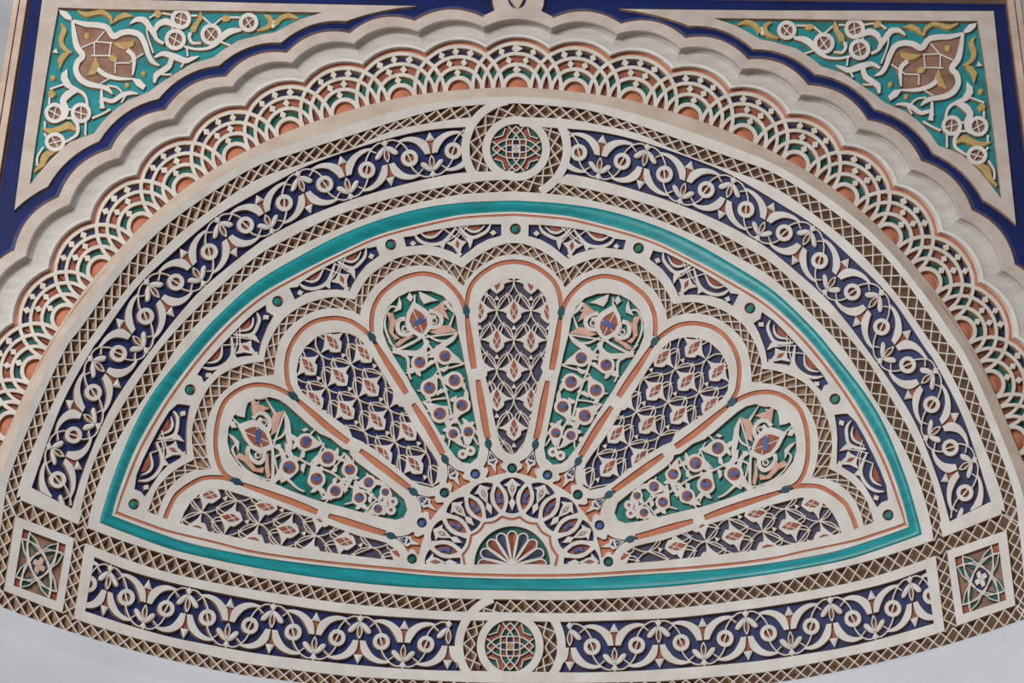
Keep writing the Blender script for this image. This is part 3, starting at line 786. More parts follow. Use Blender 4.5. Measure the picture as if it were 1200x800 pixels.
frame_cusps = [(489, 7.6), (406, 25), (330, 50), (257, 77), (186, 116), (116, 166), (56, 219), (17, 246.5)]
fsag = [3, 8.5, 8, 8.5, 9, 7, 2]
fo = [fpix(-XI, ZI)[0], (175, 0.6), (300, 4), (400, 6), (489, 7.6)]
fo = np.r_[A_(fo), np.concatenate([sag_arc(frame_cusps[i], frame_cusps[i+1], fsag[i], 9)[1:] for i in range(7)])]
def spandrel(gl, sd):
    t = thing('spandrel_panel', 'turquoise corner panel with a palmette and curling stems, above the %s side of the arch' % sd, 'carved panel', gl, (120, 60), 'corner panels')
    P = lambda pts, w, sm=6, m='plaster', nm='stem', top=0: MB(gl).ribbon(pts, [q*1.12 for q in w] if hasattr(w, '__len__') else w*1.1, top, -5, m, 'raw' if m == 'plaster' else m, sm=sm).part(nm, t)
    Q = lambda pts, m='plaster', nm='leaf', top=0, cr=0, sm=0, par=None: MB(gl).poly(spl(pts, sm, True) if sm else pts, top, -5, m, 'raw' if m == 'plaster' else m, crown=cr, inset=1.2 if cr else 0).part(nm, par or t)
    MB(gl).plate([fo], [teal_hole], 1.0, -5, 'face', grid=22).part('frame', t)
    MB(gl).plate([offset(teal_hole, 1)], [], -4.8, m='aqua', walls=False, grid=22).part('turquoise_ground', t)
    # palmette
    Q([(87, 27), (104, 30), (118, 32), (128, 37), (134, 45), (143, 41), (153, 41), (163, 46), (168, 60), (160, 72), (156, 88), (140, 90), (125, 90), (117, 98), (103, 97), (95, 89), (93, 78), (98, 69), (92, 60), (89, 45)], 'umber', 'umber_field', -3.4)
    P([(85, 24), (87, 40), (90, 54), (97, 65), (91, 72), (89, 82), (94, 92), (104, 98), (118, 101), (126, 104), (132, 110)], [3, 5.5, 6.5, 6, 6, 6, 6.5, 6, 5, 5, 1], nm='palmette_outline')
    P([(85, 24), (100, 28), (114, 29), (125, 32), (133, 42), (143, 38), (154, 37), (164, 41), (170, 52), (174, 64), (179, 72), (187, 76.5)], [3, 5.5, 6, 6, 6.5, 6, 6, 6, 6, 5, 5, 1], nm='palmette_outline')
    P([(149, 58), (156, 65), (157, 74), (155.5, 88)], [5, 5, 4, 1.5]); P([(114, 80), (123, 87), (138, 91.5), (157, 92)], [5, 5, 4, 1.5])
    Q([(154, 91), (164, 92.5), (171, 100), (168, 105), (160, 100)], nm='bud'); Q([(69, 11), (78, 13), (84, 20), (84, 24), (76, 21.5), (70.5, 16)], nm='bud')
    tr = MB(gl)
    for q in ([(95.5, 55), (112, 48), (131.5, 49.5)], [(112, 48), (122.5, 36)], [(110.5, 48), (110.5, 64.5)], [(107, 64.5), (130, 64.5)], [(130, 49.5), (128, 64.5)], [(136, 73), (152.5, 73)], [(135, 73), (135, 85.5)], [(152, 72), (168, 62)], [(118, 97), (132, 89)]):
        tr.ribbon(q, 1.7, -.8, -5, sm=0)
    tr.part('fine_tracery', t)
    for pts in ([(132, 50), (141, 49.5), (150, 48.5), (158, 47), (156.5, 53), (147, 57.5), (139, 55)], [(112, 65.5), (115, 72), (117, 77), (112, 86), (102, 88.5), (106, 80)], [(127, 66), (133, 63.5), (138, 68), (136, 72.5), (130, 71)]):
        Q(pts, 'ochre', 'gilt_leaf', .3, 1)
    for c, r in (((102, 40.5), 4.3), ((62, 90), 3.8), ((149, 98.5), 3.5), ((168, 85), 3.6)):
        MB(gl).dome(c, r, .4, -5, 'ochre').part('gilt_boss', t)
    for c in ((61, 109), (185.5, 15)): Q([(c[0]-5, c[1]-2), (c[0], c[1]-5), (c[0]+5, c[1]+1), (c[0]+1, c[1]+5), (c[0]-4, c[1]+4)], 'ochre', 'gilt_boss', .2, 1)
    P([(91, 12), (101, 16.5), (112, 14.5), (121, 14), (129, 20), (131, 28)], [1, 5, 4.5, 4.5, 4, 2], m='ochre', nm='gilt_stem')
    Q([(131, 28), (136, 19), (146, 14), (157, 19), (148, 20), (139, 23)], 'ochre', 'gilt_leaf', .2)
    P([(71, 27), (75, 35), (71.5, 45), (73, 53), (79, 59), (84, 61)], [1, 5.5, 5.5, 5, 3.5, 1.5], m='ochre', nm='gilt_stem')
    Q([(83, 60), (73, 62), (67, 70), (70, 81), (74.5, 71)], 'ochre', 'gilt_leaf', .2)
    Q([(61, 61), (66, 56), (68, 62)], 'plaster', 'bud')
    # lower scrolls
    Q([(79, 80), (72, 86), (71, 93), (76, 101), (86, 107), (93, 104), (84, 99), (79.5, 91)])
    P([(86, 104), (96, 108), (101, 115), (102.5, 125)], [4, 3.5, 3, 3])
    P([(91, 105), (80, 110), (74, 118), (77, 128), (75, 137), (68, 141)], [4, 8, 7, 7, 5, 2]); P([(58, 104), (70, 100), (76, 98)], 2, 0)
    def ring(c, r=9.8, w_=4.6, a=0, ry=None):
        rg = MB(gl).ribbon(circ(c, r, 18, ry or r), w_, .1, -5, sm=0, closed=True).part('ring', t)
        MB(gl).plate([circ(c, r-2, 14, (ry or r)-2)], [], -3.4, m='umber', walls=False).part('umber_eye', rg)
        x = MB(gl)
        for b in (a, a+75):
            d = np.array([math.cos(math.radians(b)), math.sin(math.radians(b))])*(r-1.5); x.ribbon([c-d, c+d], 1.5, -.6, -3.4, sm=0)
        x.part('cross_bar', rg)
    ring(np.array((64, 132.)), a=30); ring(np.array((95, 132.)), a=15); ring(np.array((64.5, 166.)), 10, 4.6, -15, 9)
    P([(85.5, 137), (91, 147), (90, 157), (82, 163), (76, 166)], [5, 4, 3.5, 3, 2])
    for q in ([(100.5, 140), (100, 158.5)], [(108, 138), (118, 134), (129, 128)], [(52.5, 142), (52.5, 150)], [(58, 114), (57.5, 122)], [(79, 128), (84, 128)], [(78, 138), (86, 138)], [(52, 156), (54, 160)], [(51, 172), (44, 183), (43.5, 194)]):
        P(q, 2.3, 4)
    P([(49, 150), (60, 153), (72, 150), (80, 147), (90, 152)], [1, 6, 6, 8, 2], m='ochre', nm='gilt_stem')
    P([(40, 201), (49, 192), (53, 183), (62, 177), (74, 172)], [1, 6, 8, 5, 1], m='ochre', nm='gilt_stem')
    P([(118, 121), (121, 116), (132, 118), (143, 111), (153, 108.5), (162, 109.5)], [4, 4, 4.5, 5, 4, 1]); P([(119, 105), (119, 116), (120, 127)], [2.5, 4, 5.5])
    P([(108, 138.5), (120, 133), (129, 127.5)], 1.8, 3); P([(126, 100), (137, 102), (144, 109)], 2, 4); P([(142, 120), (147, 112)], 2, 0)
    # upper scrolls
    P([(181, 67), (191, 62.5), (204, 66), (217, 70.5), (226, 68), (233, 65.5)], [2, 5, 7, 6, 4, 1]); P([(201, 68), (198, 77), (190, 83), (183, 88), (181, 97)], [5, 6, 6, 6, 2])
    P([(216, 72), (212, 79)], 2, 0); P([(190, 87), (201, 87)], 2, 0); P([(219, 56), (220, 66)], 2, 0)
    P([(152, 28), (160, 22.5), (169, 23.5), (175, 31), (180, 38), (184, 46), (192, 50.5)], [1, 5, 6.5, 6, 6, 3.5, 3])
    P([(181, 36), (186, 28), (195, 25), (204, 29), (212, 31)], [4, 6, 7, 5, 4]); P([(172, 28), (173, 42), (180, 62)], 1.8, 4)
    ring(np.array((212, 22.)), 9.8, 4.8, 20); ring(np.array((205.5, 46.)), 10.3, 4.8, 30); ring(np.array((247.5, 40.)), 10.3, 4.8, 50); ring(np.array((291.4, 26.)), 9.2, 4.8, 60, 9)
    P([(216, 54), (228, 57), (242, 56.5), (252, 51.5), (260, 43), (270, 36.5), (283, 34.5)], [2.5, 2.5, 3, 5, 7, 7, 3])
    Q([(235, 12.5), (238.5, 20), (233, 28), (229, 37), (223, 38), (224, 31), (230, 24)], 'ochre', 'gilt_leaf', .2)
    P([(223, 38), (222, 44), (226, 50), (235, 50)], [4, 3.5, 3, 1.5]); P([(225, 50), (236, 50)], 3, 0, 'ochre', 'gilt_stem')
    for q in ([(238, 20), (249, 30)], [(249, 30), (260, 21)], [(190, 15), (202, 17)], [(175, 21), (182, 16)], [(224, 18), (231, 18)], [(202, 32), (202, 37)], [(257, 48), (270, 53)], [(266, 20), (281, 20)]): P(q, 2, 0)
    Q(circ((265, 21), 5.5, 10, 3.6), 'ochre', 'gilt_boss', .2, 1)
    P([(310, 17), (317, 22), (314, 31), (301, 35.5)], [2, 5, 5, 1.5], m='ochre', nm='gilt_stem'); P([(322, 29), (329, 21), (339, 18), (350, 21.5)], [5, 5, 5, 1], m='ochre', nm='gilt_stem')
    Q([(318, 24), (323, 23), (322, 32), (318, 33)], nm='bud')
for gl, sd in ((FL, 'left'), (FR, 'right')): spandrel(gl, sd)

# ------------------------------------------------------------------ the fan: openings, grooves and plates
B_ = 'B'
OP = {}
half0 = [(602,326),(592.5,327),(577.5,334),(567,344.5),(560.5,356.5),(559.5,370),(561,388),(563,406),(565.5,420),(568.5,429),(566,434.5),(569,442),(574.5,462),(578,486),(583,508.5),(587,522),(592.5,529),(602,532.5)]
h0 = A_([(x if x != 602 else centre_x(y), y) for x, y in half0])
OP[0] = np.r_[h0, mirror_px(h0)[::-1][1:-1]]
OP[1] = A_([(490,340),(478,342),(466,348),(455,359),(449.5,373),(449,390),(454,404),(461.5,417),(470,431),(478,443),(481.4,451),(494,471),(509,497),(523.5,521),(533.5,535),(541.5,541.5),(551,543),(559.5,536),(562,524),(558.6,501.5),(553,470.6),(549.7,451),(548,441),(545,428),(542,411),(537,389),(534.5,371),(529,357),(519,346.5),(505,341)])
OP[2] = A_([(398,389),(384,390),(371,394.5),(358,406),(350,420),(347.5,435),(349,450),(356,462),(368,472.5),(382,483),(395,492),(409,502),(413,512),(425,517.5),(450,536),(465,548),(480,561),(491,567.5),(507,571.5),(515,567),(518,557),(515,545),(506,530),(495,515),(483,496),(472,475),(460,457),(446,433),(435,415),(426,402),(418,394.5),(410,391)])
OP[3] = A_([(316.5,465),(300,467),(286,474),(274,487),(267.5,502),(266.5,517.5),(270,531),(280,545),(292,554),(303,560),(321,566),(341,575),(360,582),(378,588),(398,593),(425,600.5),(447.5,606),(464,609),(473,606),(477.5,597),(474,585),(460,573),(445,561),(428,548.5),(418,541),(411,533),(409.5,527.5),(402,525.5),(388,513.5),(375,508),(363,498.5),(349.5,486),(336,474),(327,468)])
OP[4] = A_([(211,612.5),(216,600),(224,587),(233,579),(246,573.5),(260,573),(275,577),(290,581.5),(306,586),(325,592),(340,598),(356,604),(370,607.5),(375,605),(382,613.5),(405,622),(420,627.5),(440,632),(455,636.5),(465,642.5),(471,651.5),(469,656.5),(450,655),(427.5,652.5),(390,647.5),(352.5,642.5),(312.5,636.5),(275,629),(247,623),(225,617.5)])
ARC = {0: [(548,352),(550,340),(556,330),(566,320.5),(580,312.5),(592,309.5)], 1: [(436,389),(435.5,376),(438,361),(445,347),(455,337),(468,328),(480,323),(495,320.5),(508,322.5),(520,328),(532,339),(540,350),(544.5,361)],
       2: [(344,462),(338,450),(336,436),(336,424),(339,410),(346,396),(356,384.5),(369,376.5),(384,373),(398,373),(411,376.5),(423,384),(433,392.5)],
       3: [(277,563),(266,558),(258,547),(253.5,530),(253,510),(256.5,488),(264,470),(277,458.5),(290,452.5),(304,450.5),(320,453),(333,458.5),(343,464)],
       4: [(193.5,607.5),(197,598),(205,582),(213,574),(224,566.5),(238,560),(256,559),(270,561.5),(277,564)]}
tops = half([(602,306.5),(592,307.5),(580,311),(566,319.5),(556,329),(550,340),(547.5,352),(546.5,360)])
BAR = {1: ([(547,368),(549.5,390),(553,415),(555.5,432)], [(560,445),(565,475),(569,500),(572,514)], (546.5, 364), (572.3, 520)),
       2: ([(438,399),(452,422),(466,444),(476.5,461)], [(484,473),(500,498),(512,519),(519,532)], (436, 395), (521.5, 538)),
       3: ([(348,468),(366,484),(388,503),(408.5,518)], [(422,527.5),(445,545),(466,561),(480,572)], (344, 464), (484.5, 576)),
       4: ([(281,566),(312,577),(345,589),(372,600)], [(385,604),(410,612),(432,619),(452,625)], (277.5, 564), (458, 627.5))}
DOTS = [(557, 555, 'bright'), (521, 577, 'dgreen'), (494.5, 612, 'bright'), (483, 654.5, 'dgreen')]
ODOT = [(458, 286.5), (325.5, 353), (223, 456.5), (157, 590.5)]
Lo = [half([(594,285),(577.5,290),(561,299),(547.5,309),(542,314)])[::1], half([(542,314),(535,310),(522.5,304.5),(507.5,299.5),(490,298),(470,301),(457.5,306),(445,314),(432.5,324),(425,334),(420,342.5),(415.6,351)]),
      half([(415.6,351),(401,348.5),(387.5,348),(370,352),(355,357.5),(340,367),(330,376),(320,391),(314,404),(311,413),(309,423.7)]),
      half([(309,423.7),(294.5,425),(276.6,430),(259,439),(246,452),(235,471),(228,490),(225,506),(225.5,522),(228,538)]),
      half([(228,538),(214,545),(198,556),(184,572),(178,586),(173,600)])]
Li = [half([(585,300),(570,307.5),(559,315),(547.5,327.5),(543,335)]), half([(543,335),(537.5,330),(527.5,321),(512.5,314),(497.5,311),(479,312),(460,317.5),(449,327),(438,336),(430,348),(424,360),(422,369)]),
      half([(422,369),(407.5,363),(387.5,361),(370,364),(355,371),(342,381),(333,391),(327,402),(323,420),(321,439)]),
      half([(321,439),(301,441),(281.5,445),(264,457),(252,472),(244,490),(241,506),(241,520),(243.5,536),(248,550)]),
      half([(248,550),(228,551),(210,560),(197,574),(189,590),(185,604)])]
topo = half([(602,284.5),(594,285)]); topi = half([(602,297.5),(594,298.5),(585,300)])
LO = np.r_[topo, *[q[1:] for q in Lo]]; LI = np.r_[topi, *[q[1:] for q in Li]]
SP = {'a': [(473,277.5),(486,276),(497.5,271.5),(520,267.5),(547.5,264),(570,262.5),(587.5,262.5),(587.5,276),(572.5,280),(560,286.5),(547.5,296),(540,301.5),(530,295),(514,289.5),(497.5,287),(476,289)],
      'b': [(339,337),(349,336),(352,331),(364,322.5),(382,312),(401,302.5),(426,291),(434,290),(441,288.5),(445,299),(430,310),(420,322),(413,334),(409.5,341),(395,339),(372.5,340),(357.5,344),(345.6,351)],
      'c': [(311.6,357),(313,365),(321,370),(314,382),(306.5,401),(303.4,415.6),(281.5,418),(263.6,424.5),(251,436),(239,448),(236,441),(231,439),(237.6,428.6),(263.6,400),(285,378),(297.8,366)],
      'd': [(208,473),(215,473.5),(223,475),(220.5,488),(219,502),(219,532),(209,538),(197,545),(187,555),(178,569),(170,582),(165,576),(157.5,573),(160,556),(168,537),(176,521),(187,500),(198,482)]}
WHITE_OUT = np.r_[C['ri'][::-1]]                                   # base corner up to the crown
plate_out = np.r_[full(C['ri'][::-1]), full(C['bri'])[::-1]]
lat_loop = np.r_[full(LO[::-1]), full(LI[::-1])[::-1]]
inner_out = np.r_[full(LI[::-1])]
hub = (600.3, 661.8)
# the nine petals' shared plates
def mirh(hs): return [mirror_px(h) for h in hs]
spx = [A_(SP[k]) for k in 'abcd']
od = [circ(c, 6.6, 16) for c in ODOT]
tp = thing('fan_surround', 'white plate of small blue carved fillets and round studs, just inside the turquoise moulding', 'carved plate', BL, (300, 380))
mb = MB(G('B')).plate([np.r_[full(C['ri'][::-1]), full(LO[::-1])[::-1]]], spx+mirh(spx)+od+mirh(od)+[circ((604, 268.2), 6.6, 16)], 0, -6, grid=15)
mb.part('plaster_face', tp)
tf = thing('petal_frame', 'white fan plate with nine petal openings divided by terracotta bars and joined at the hub', 'carved plate', BL, (602, 440))
holes = [OP[0]]; lh = []
for k in (1, 2, 3, 4): lh.append(OP[k])
grooves = []
for k in (1, 2, 3, 4):
    lh.append(ribpoly(ARC[k], 5.4, 5)); s1, s2, d1, d2 = BAR[k]
    lh.append(ribpoly(s1, [4.5, 6.5, 8, 8, 6.5], 4)); lh.append(ribpoly(s2, [5.5, 8.2, 8.2, 7.5, 7], 4))
tp0 = ribpoly(np.r_[tops[::-1], mirror_px(tops)[1:]], 5.4)
holes.append(tp0)
# pierced triangles between the petals' feet, in a local frame: x from the joint to the hub, y sideways
JT = {1: ((573.6, 526), (581, 554)), 2: ((524.3, 543), (538.8, 568.5)), 3: ((487.5, 579), (510.5, 597.5)), 4: ((463.5, 629.5), (491.5, 637.5))}
def tri_frame(k):
    a, b = np.array(JT[k][0]), np.array(JT[k][1]); e = b-a; n = np.array([-e[1], e[0]])
    return lambda P: a+A_(P)[:, :1]*e+A_(P)[:, 1:]*n
TRI = spl([(-.08, 0), (.3, .14), (.58, .34), (.78, .42), (.84, .2), (.98, .25)], 2)
TRI = A_([(-.1, 0), (.2, .11), (.42, .22), (.6, .40), (.66, .42), (.72, .27), (.86, .27), (1.05, .44), (1.1, .40), (1.08, 0)])
TRI = np.r_[TRI, (TRI*[1, -1])[::-1][1:-1]]
# chain of interlaced rings around the hub
RC, RR = 81.5, 23.4
chain = [(hub[0]-RC*math.sin(math.radians(a)), hub[1]-RC*math.cos(math.radians(a))) for a in np.arange(-4, 5)*21.9]
for k in (1, 2, 3, 4): lh.append(tri_frame(k)(TRI))
for x, y, c in DOTS: lh.append(circ((x, y), 6, 14))
holes += lh+mirh(lh)+[circ((600.2, 548.3), 6, 14)]
# everything inside the chain band is pierced
band_o = circ(hub, RC+RR-1.5, 60, a0=2, a1=178); cut_y = 660.5
lenses = []
def circ_hit(c0, c1, r):
    m_ = (np.array(c0)+np.array(c1))/2; d = np.hypot(*(np.array(c1)-c0))/2; return m_, d
rin, rout = RR-2.2, RR+2.2
holes_chain = []
for i, c in enumerate(chain):
    # the eye shaped cell of ring i that its two neighbours leave free, and the lens it shares with the next
    if i < len(chain)-1:
        m_, d = circ_hit(c, chain[i+1], rin); hh = math.sqrt(max(rin*rin-d*d, 0)); ax = (np.array(chain[i+1])-c)/(2*d); ay = np.array([-ax[1], ax[0]])
        th = math.acos(d/rin); t_ = np.linspace(-th, th, 7)
        L1 = [np.array(c)+rin*(math.cos(a)*ax+math.sin(a)*ay) for a in t_]; L2 = [np.array(chain[i+1])-rin*(math.cos(a)*ax+math.sin(a)*ay) for a in t_]
        holes_chain.append(('lens', A_(L1+L2[1:-1]), m_, ax, ay))
    d = math.radians(21.9/2); dd = 2*RC*math.sin(d)
    nrm = np.array(hub)-c; nrm /= np.hypot(*nrm); tx = np.array([-nrm[1], nrm[0]])
    # middle cell of ring i: inside radius rin, outside rout of neighbours
    t_ = np.linspace(0, 2*math.pi, 49)[:-1]; pts = []
    nb = [np.array(hub)+np.array([-RC*math.sin(b), -RC*math.cos(b)]) for b in (math.radians((i-4-1)*21.9), math.radians((i-4+1)*21.9))]
    for sgn in (1, -1):                               # outer and inner pointed ends
        pass
    cell = []
    for a in t_:
        p = np.array(c)+rin*np.array([math.cos(a), math.sin(a)])
        r_ = rin
        for q in nb:                                  # pull back along the ray until clear of the neighbour ring
            while np.hypot(*(p-q)) < rout and r_ > 0: r_ -= .4; p = np.array(c)+r_*np.array([math.cos(a), math.sin(a)])
        cell.append(p)
    holes_chain.append(('cell', A_(cell), np.array(c), tx, nrm))
def clipy(P, y):
    out = []; P = A_(P)
    for i in range(len(P)):
        a, b = P[i], P[(i+1) % len(P)]
        if a[1] <= y: out.append(a)
        if (a[1]-y)*(b[1]-y) < 0: out.append(a+(b-a)*(y-a[1])/(b[1]-a[1]))
    return A_(out)
hc = []
for knd, P, c, ax, ay in holes_chain:
    P = clipy(P, cut_y)
    if len(P) > 3 and abs(area(P)) > 25: hc.append((knd, P, c, ax, ay))
holes += [h[1] for h in hc]
# hub shell and its scalloped russet line
cusp = [(544.7,661.5),(542.5,650),(552.3,627.4),(568,613),(588.3,605.4)]
cr_ = np.concatenate([spl([cusp[i], (np.array(cusp[i])+cusp[i+1])/2+(np.array(hub)-(np.array(cusp[i])+cusp[i+1])/2)*(.045 if i else 0), cusp[i+1]], 4)[:-1] for i in range(4)]+[[cusp[4]]])
top_c = spl([(588.3,605.4),(599.7,608.2),(611,605.4)], 6)
line = np.r_[cr_, top_c[1:-1], mirror_px(cr_)[::-1]]
holes.append(ribpoly(line, 3.0))
shell_out = circ(hub, 44.5, 40, 45.5, 0, 180); holes.append(clipy(shell_out, 661.5))
e_ = mirror_px([(174, 599.6), (139, 598.6)])
mb = MB(G('B')).plate([np.r_[full(LI[::-1]), e_, full(C['bri'])[::-1], [(174, 599.6)]]], holes, -.03, -6, grid=13)
mb.part('plaster_face', tf)
mb = MB(G('B')).plate([np.r_[full(LO[::-1]+np.array([0, 1.])), ]], [], -6.5, grid=24, m='raw', walls=False); mb.part('backing', tf)
# the grooves' terracotta floors, the dark joints
def inlay(gl, par, poly_, m, h=-2.2, name='terracotta_bar'): return MB(gl).plate([offset(poly_, .8)], [], h, m=m, walls=False, grid=16).part(name, par)
inlay(G('B'), tf, tp0, 'terra', name='terracotta_arch')
inlay(G('B'), tf, ribpoly(line, 3.0), 'terra', -1.8, 'terracotta_line')
for gl in (BL, BR):
    for k in (1, 2, 3, 4):
        s1, s2, d1, d2 = BAR[k]
        inlay(gl, tf, ribpoly(ARC[k], 5.4, 5), 'terra', name='terracotta_arch')
        inlay(gl, tf, ribpoly(s1, [4.5, 6.5, 8, 8, 6.5], 4), 'terra'); inlay(gl, tf, ribpoly(s2, [5.5, 8.2, 8.2, 7.5, 7], 4), 'terra')
        for q, (pp, nx) in enumerate(((d1, s1[2]), (d2, s2[0]))):
            e = np.array(nx)-pp; e = e/np.hypot(*e); n = np.array([-e[1], e[0]]); pp = np.array(pp)
            MB(gl).poly([pp-e*8.5, pp-e*2+n*4.4, pp+e*2.5+n*4.2, pp+e*8.5, pp+e*2.5-n*4.2, pp-e*2-n*4.4], .3, -3, 'joint').part('joint_diamond', tf)
        fr = tri_frame(k)
        inlay(gl, tf, fr(TRI), 'terra', -4, 'terracotta_ground')
        a = [(.02, 0), (.16, .06), (.46, .20), (.58, .22), (.66, .10), (1.04, 0)]; a = A_(a); a = np.r_[a, (a*[1, -1])[::-1][1:-1]]
        ar = MB(gl).poly(fr(a), -.3, -4).part('arrow_leaf', tf)
        MB(gl).poly(fr([(.14, .01), (.40, .14), (.42, .01)]), .05, -1, 'blue').part('blue_cell', ar)
        MB(gl).poly(fr([(.14, -.01), (.42, -.01), (.40, -.14)]), .05, -1, 'blue').part('blue_cell', ar)
        MB(gl).poly(fr([(.47, .15), (.64, 0), (.47, -.15), (.50, 0)]), .05, -1, 'blue').part('blue_cell', ar)
for x, y, c, gs in [(600.2, 548.3, 'dgreen', (G('B'),))]+[(d[0], d[1], d[2], (BL, BR)) for d in DOTS]:
    for gl in gs:
        b = MB(gl).plate([circ((x, y), 6.8, 14)], [], -4.5, m='joint', walls=False).part('stud_socket', tf)
        MB(gl).poly(circ((x, y), 4.2, 8), -1.6, -4.5, c, crown=1, inset=1.2).part('stud', b)
for knd, P, c, ax, ay in hc:
    g = G('B')
    F_ = lambda q, s=1.: A_([c+ax*u*s+ay*v*s for u, v in q])
    lowest = P[:, 1].max() > cut_y-.8
    if knd == 'lens':
        gr = MB(g).plate([offset(P, .8)], [], -4.5, m='rust', walls=False).part('rust_ground', tf)
        if not lowest or P[:, 1].max()-P[:, 1].min() > 15:
            MB(g).poly(F_([(-3.6, -5.5), (3.6, -5.5), (1.1, 0), (3.6, 5.5), (-3.6, 5.5), (-1.1, 0)]), -2.2, -4.5, 'bright').part('blue_hourglass', gr)
    else:
        gr = MB(g).plate([offset(P, .8)], [], -5, m='blue', walls=False).part('blue_ground', tf)
        pc = lambda q: clipy(F_(q), cut_y+.3)
        def pp(q, top, bot, m, nm):
            q = pc(q)
            if len(q) > 2 and abs(area(q)) > 4: MB(g).poly(q, top, bot, m).part(nm, gr)
        pp([(-10.5, -12), (-4.5, -16.2), (-1, -19.8), (1, -19.8), (4.5, -16.2), (10.5, -12), (5.8, -11), (4.6, -6), (.8, 2.2), (-.8, 2.2), (-4.6, -6), (-5.8, -11)], -.3, -5, 'plaster', 'bud')
        pp([(0, -16), (3.2, -9), (0, -.8), (-3.2, -9)], -.05, -2, 'umber', 'umber_lens')
        q = pc([(0, -15), (0, -1)]); 
        if not lowest:
            MB(g).ribbon(F_([(0, -16), (0, -1)]), 1.0, .4, -2, sm=0).part('vein', gr); MB(g).ribbon(F_([(-3, -9), (3, -9)]), 1.2, .5, -2, sm=0).part('vein', gr)
        pp([(0, 1.5), (3.9, 8.2), (0, 17.5), (-3.9, 8.2)], -.3, -5, 'plaster', 'diamond_bud')
# small studs and blue fillets of the surround
for gl in (BL, BR, None):
    for c in (ODOT if gl else [(604, 268.2)]):
        gg = gl or G('B')
        so = MB(gg).plate([circ(c, 7.2, 16)], [], -4, m='rust', walls=False).part('stud_socket', tp)
        x, y = c; MB(gg).poly([(x-4, y-3.6), (x+1, y-4.6), (x+4.3, y-1), (x+3.6, y+3.8), (x-1, y+4.8), (x-4, y+1.5)], -.8, -4, 'green', crown=1.2, inset=1.6).part('stud', so)
tri_a = [(474, 283), (587.5, 269), (540, 301)]
TR = {'a': tri_a, 'b': [(342, 344), (443, 293.5), (409.3, 341)], 'c': [(235, 444), (317, 363), (303.4, 415.6)], 'd': [(164, 578), (217, 474), (219, 532)]}
for gl in (BL, BR):
    for key in 'abcd':
        mp = frame3(tri_a, TR[key]); 
        fl = MB(gl).plate([offset(SP[key], .8)], [], -5, m='blue', walls=False).part('blue_fillet', tp)
        R = lambda pts, w_, top=-.2, sm=5: MB(gl).ribbon(mp(pts), w_, top, -5, sm=sm).part('stem', fl)
        Q = lambda pts, m='plaster', top=-.2, bot=-5, nm='leaf': MB(gl).poly(mp(pts), top, bot, m).part(nm, fl)
        Q([(497.5, 271), (509, 269), (520, 267.5), (511, 275.5), (502, 275.5)], 'rust', -3.5, nm='rust_cell'); Q([(544, 264.5), (554, 263.5), (565, 262.8), (558, 269.5), (551, 270)], 'rust', -3.5, nm='rust_cell')
        R([(486, 274), (491, 281), (500, 285.5), (511, 286), (520, 283), (527, 276), (534, 267)], [1.5, 3.8, 4, 4, 4.5, 3.5, 2]); Q([(513, 285), (522, 281), (522.5, 284), (519.5, 292)])
        R([(493, 273), (501, 277.5), (510, 276.5), (520, 267.5)], [1, 3.2, 3, 1.5])
        R([(575, 262.5), (571, 270), (563, 275), (554, 278), (546, 274.5), (538, 265.5)], [1.5, 3.8, 4, 4, 4, 2]); Q([(546, 276), (554.5, 278.5), (554, 283), (551, 291.5)])
        R([(568, 264), (561, 270), (553, 271), (544, 265.5)], [1, 3, 3, 1.5])
        R([(520, 267.5), (530, 275), (538, 281)], 1.5, -.3, 0); R([(543, 265), (535, 275), (523, 283)], 1.5, -.35, 0); R([(533, 266), (541, 273.5), (548, 282)], 1.5, -.4, 0); R([(549, 264), (541, 272), (535, 279)], 1.4, -.4, 0)
        bd = Q([(522, 284), (529, 283), (535, 278), (541, 281.5), (547, 283), (541.5, 289), (540, 295.5), (535.5, 295.5), (531.5, 289.5)], nm='bud')
        MB(gl).poly(mp([(535.5, 280), (539, 285.5), (536.6, 292), (533.3, 286.5)]), .1, -2, 'rust').part('rust_cell', fl)
        Q([(533.5, 299), (537.5, 294), (542, 297.5), (539, 300.5)]); Q([(578, 269), (582, 272.5), (578, 276), (574, 272.5)], nm='diamond'); Q([(484, 281.5), (488, 285), (484, 288.5), (480.3, 285)], nm='diamond')
tc = thing('cusped_lattice', 'cusped diamond lattice strip looping round the tips of the nine petals', 'lattice strip', BL, (495, 305))
lattice(tc, G('B'), full(LO[::-1]), full(LI[::-1]), p=15, w=1.5)
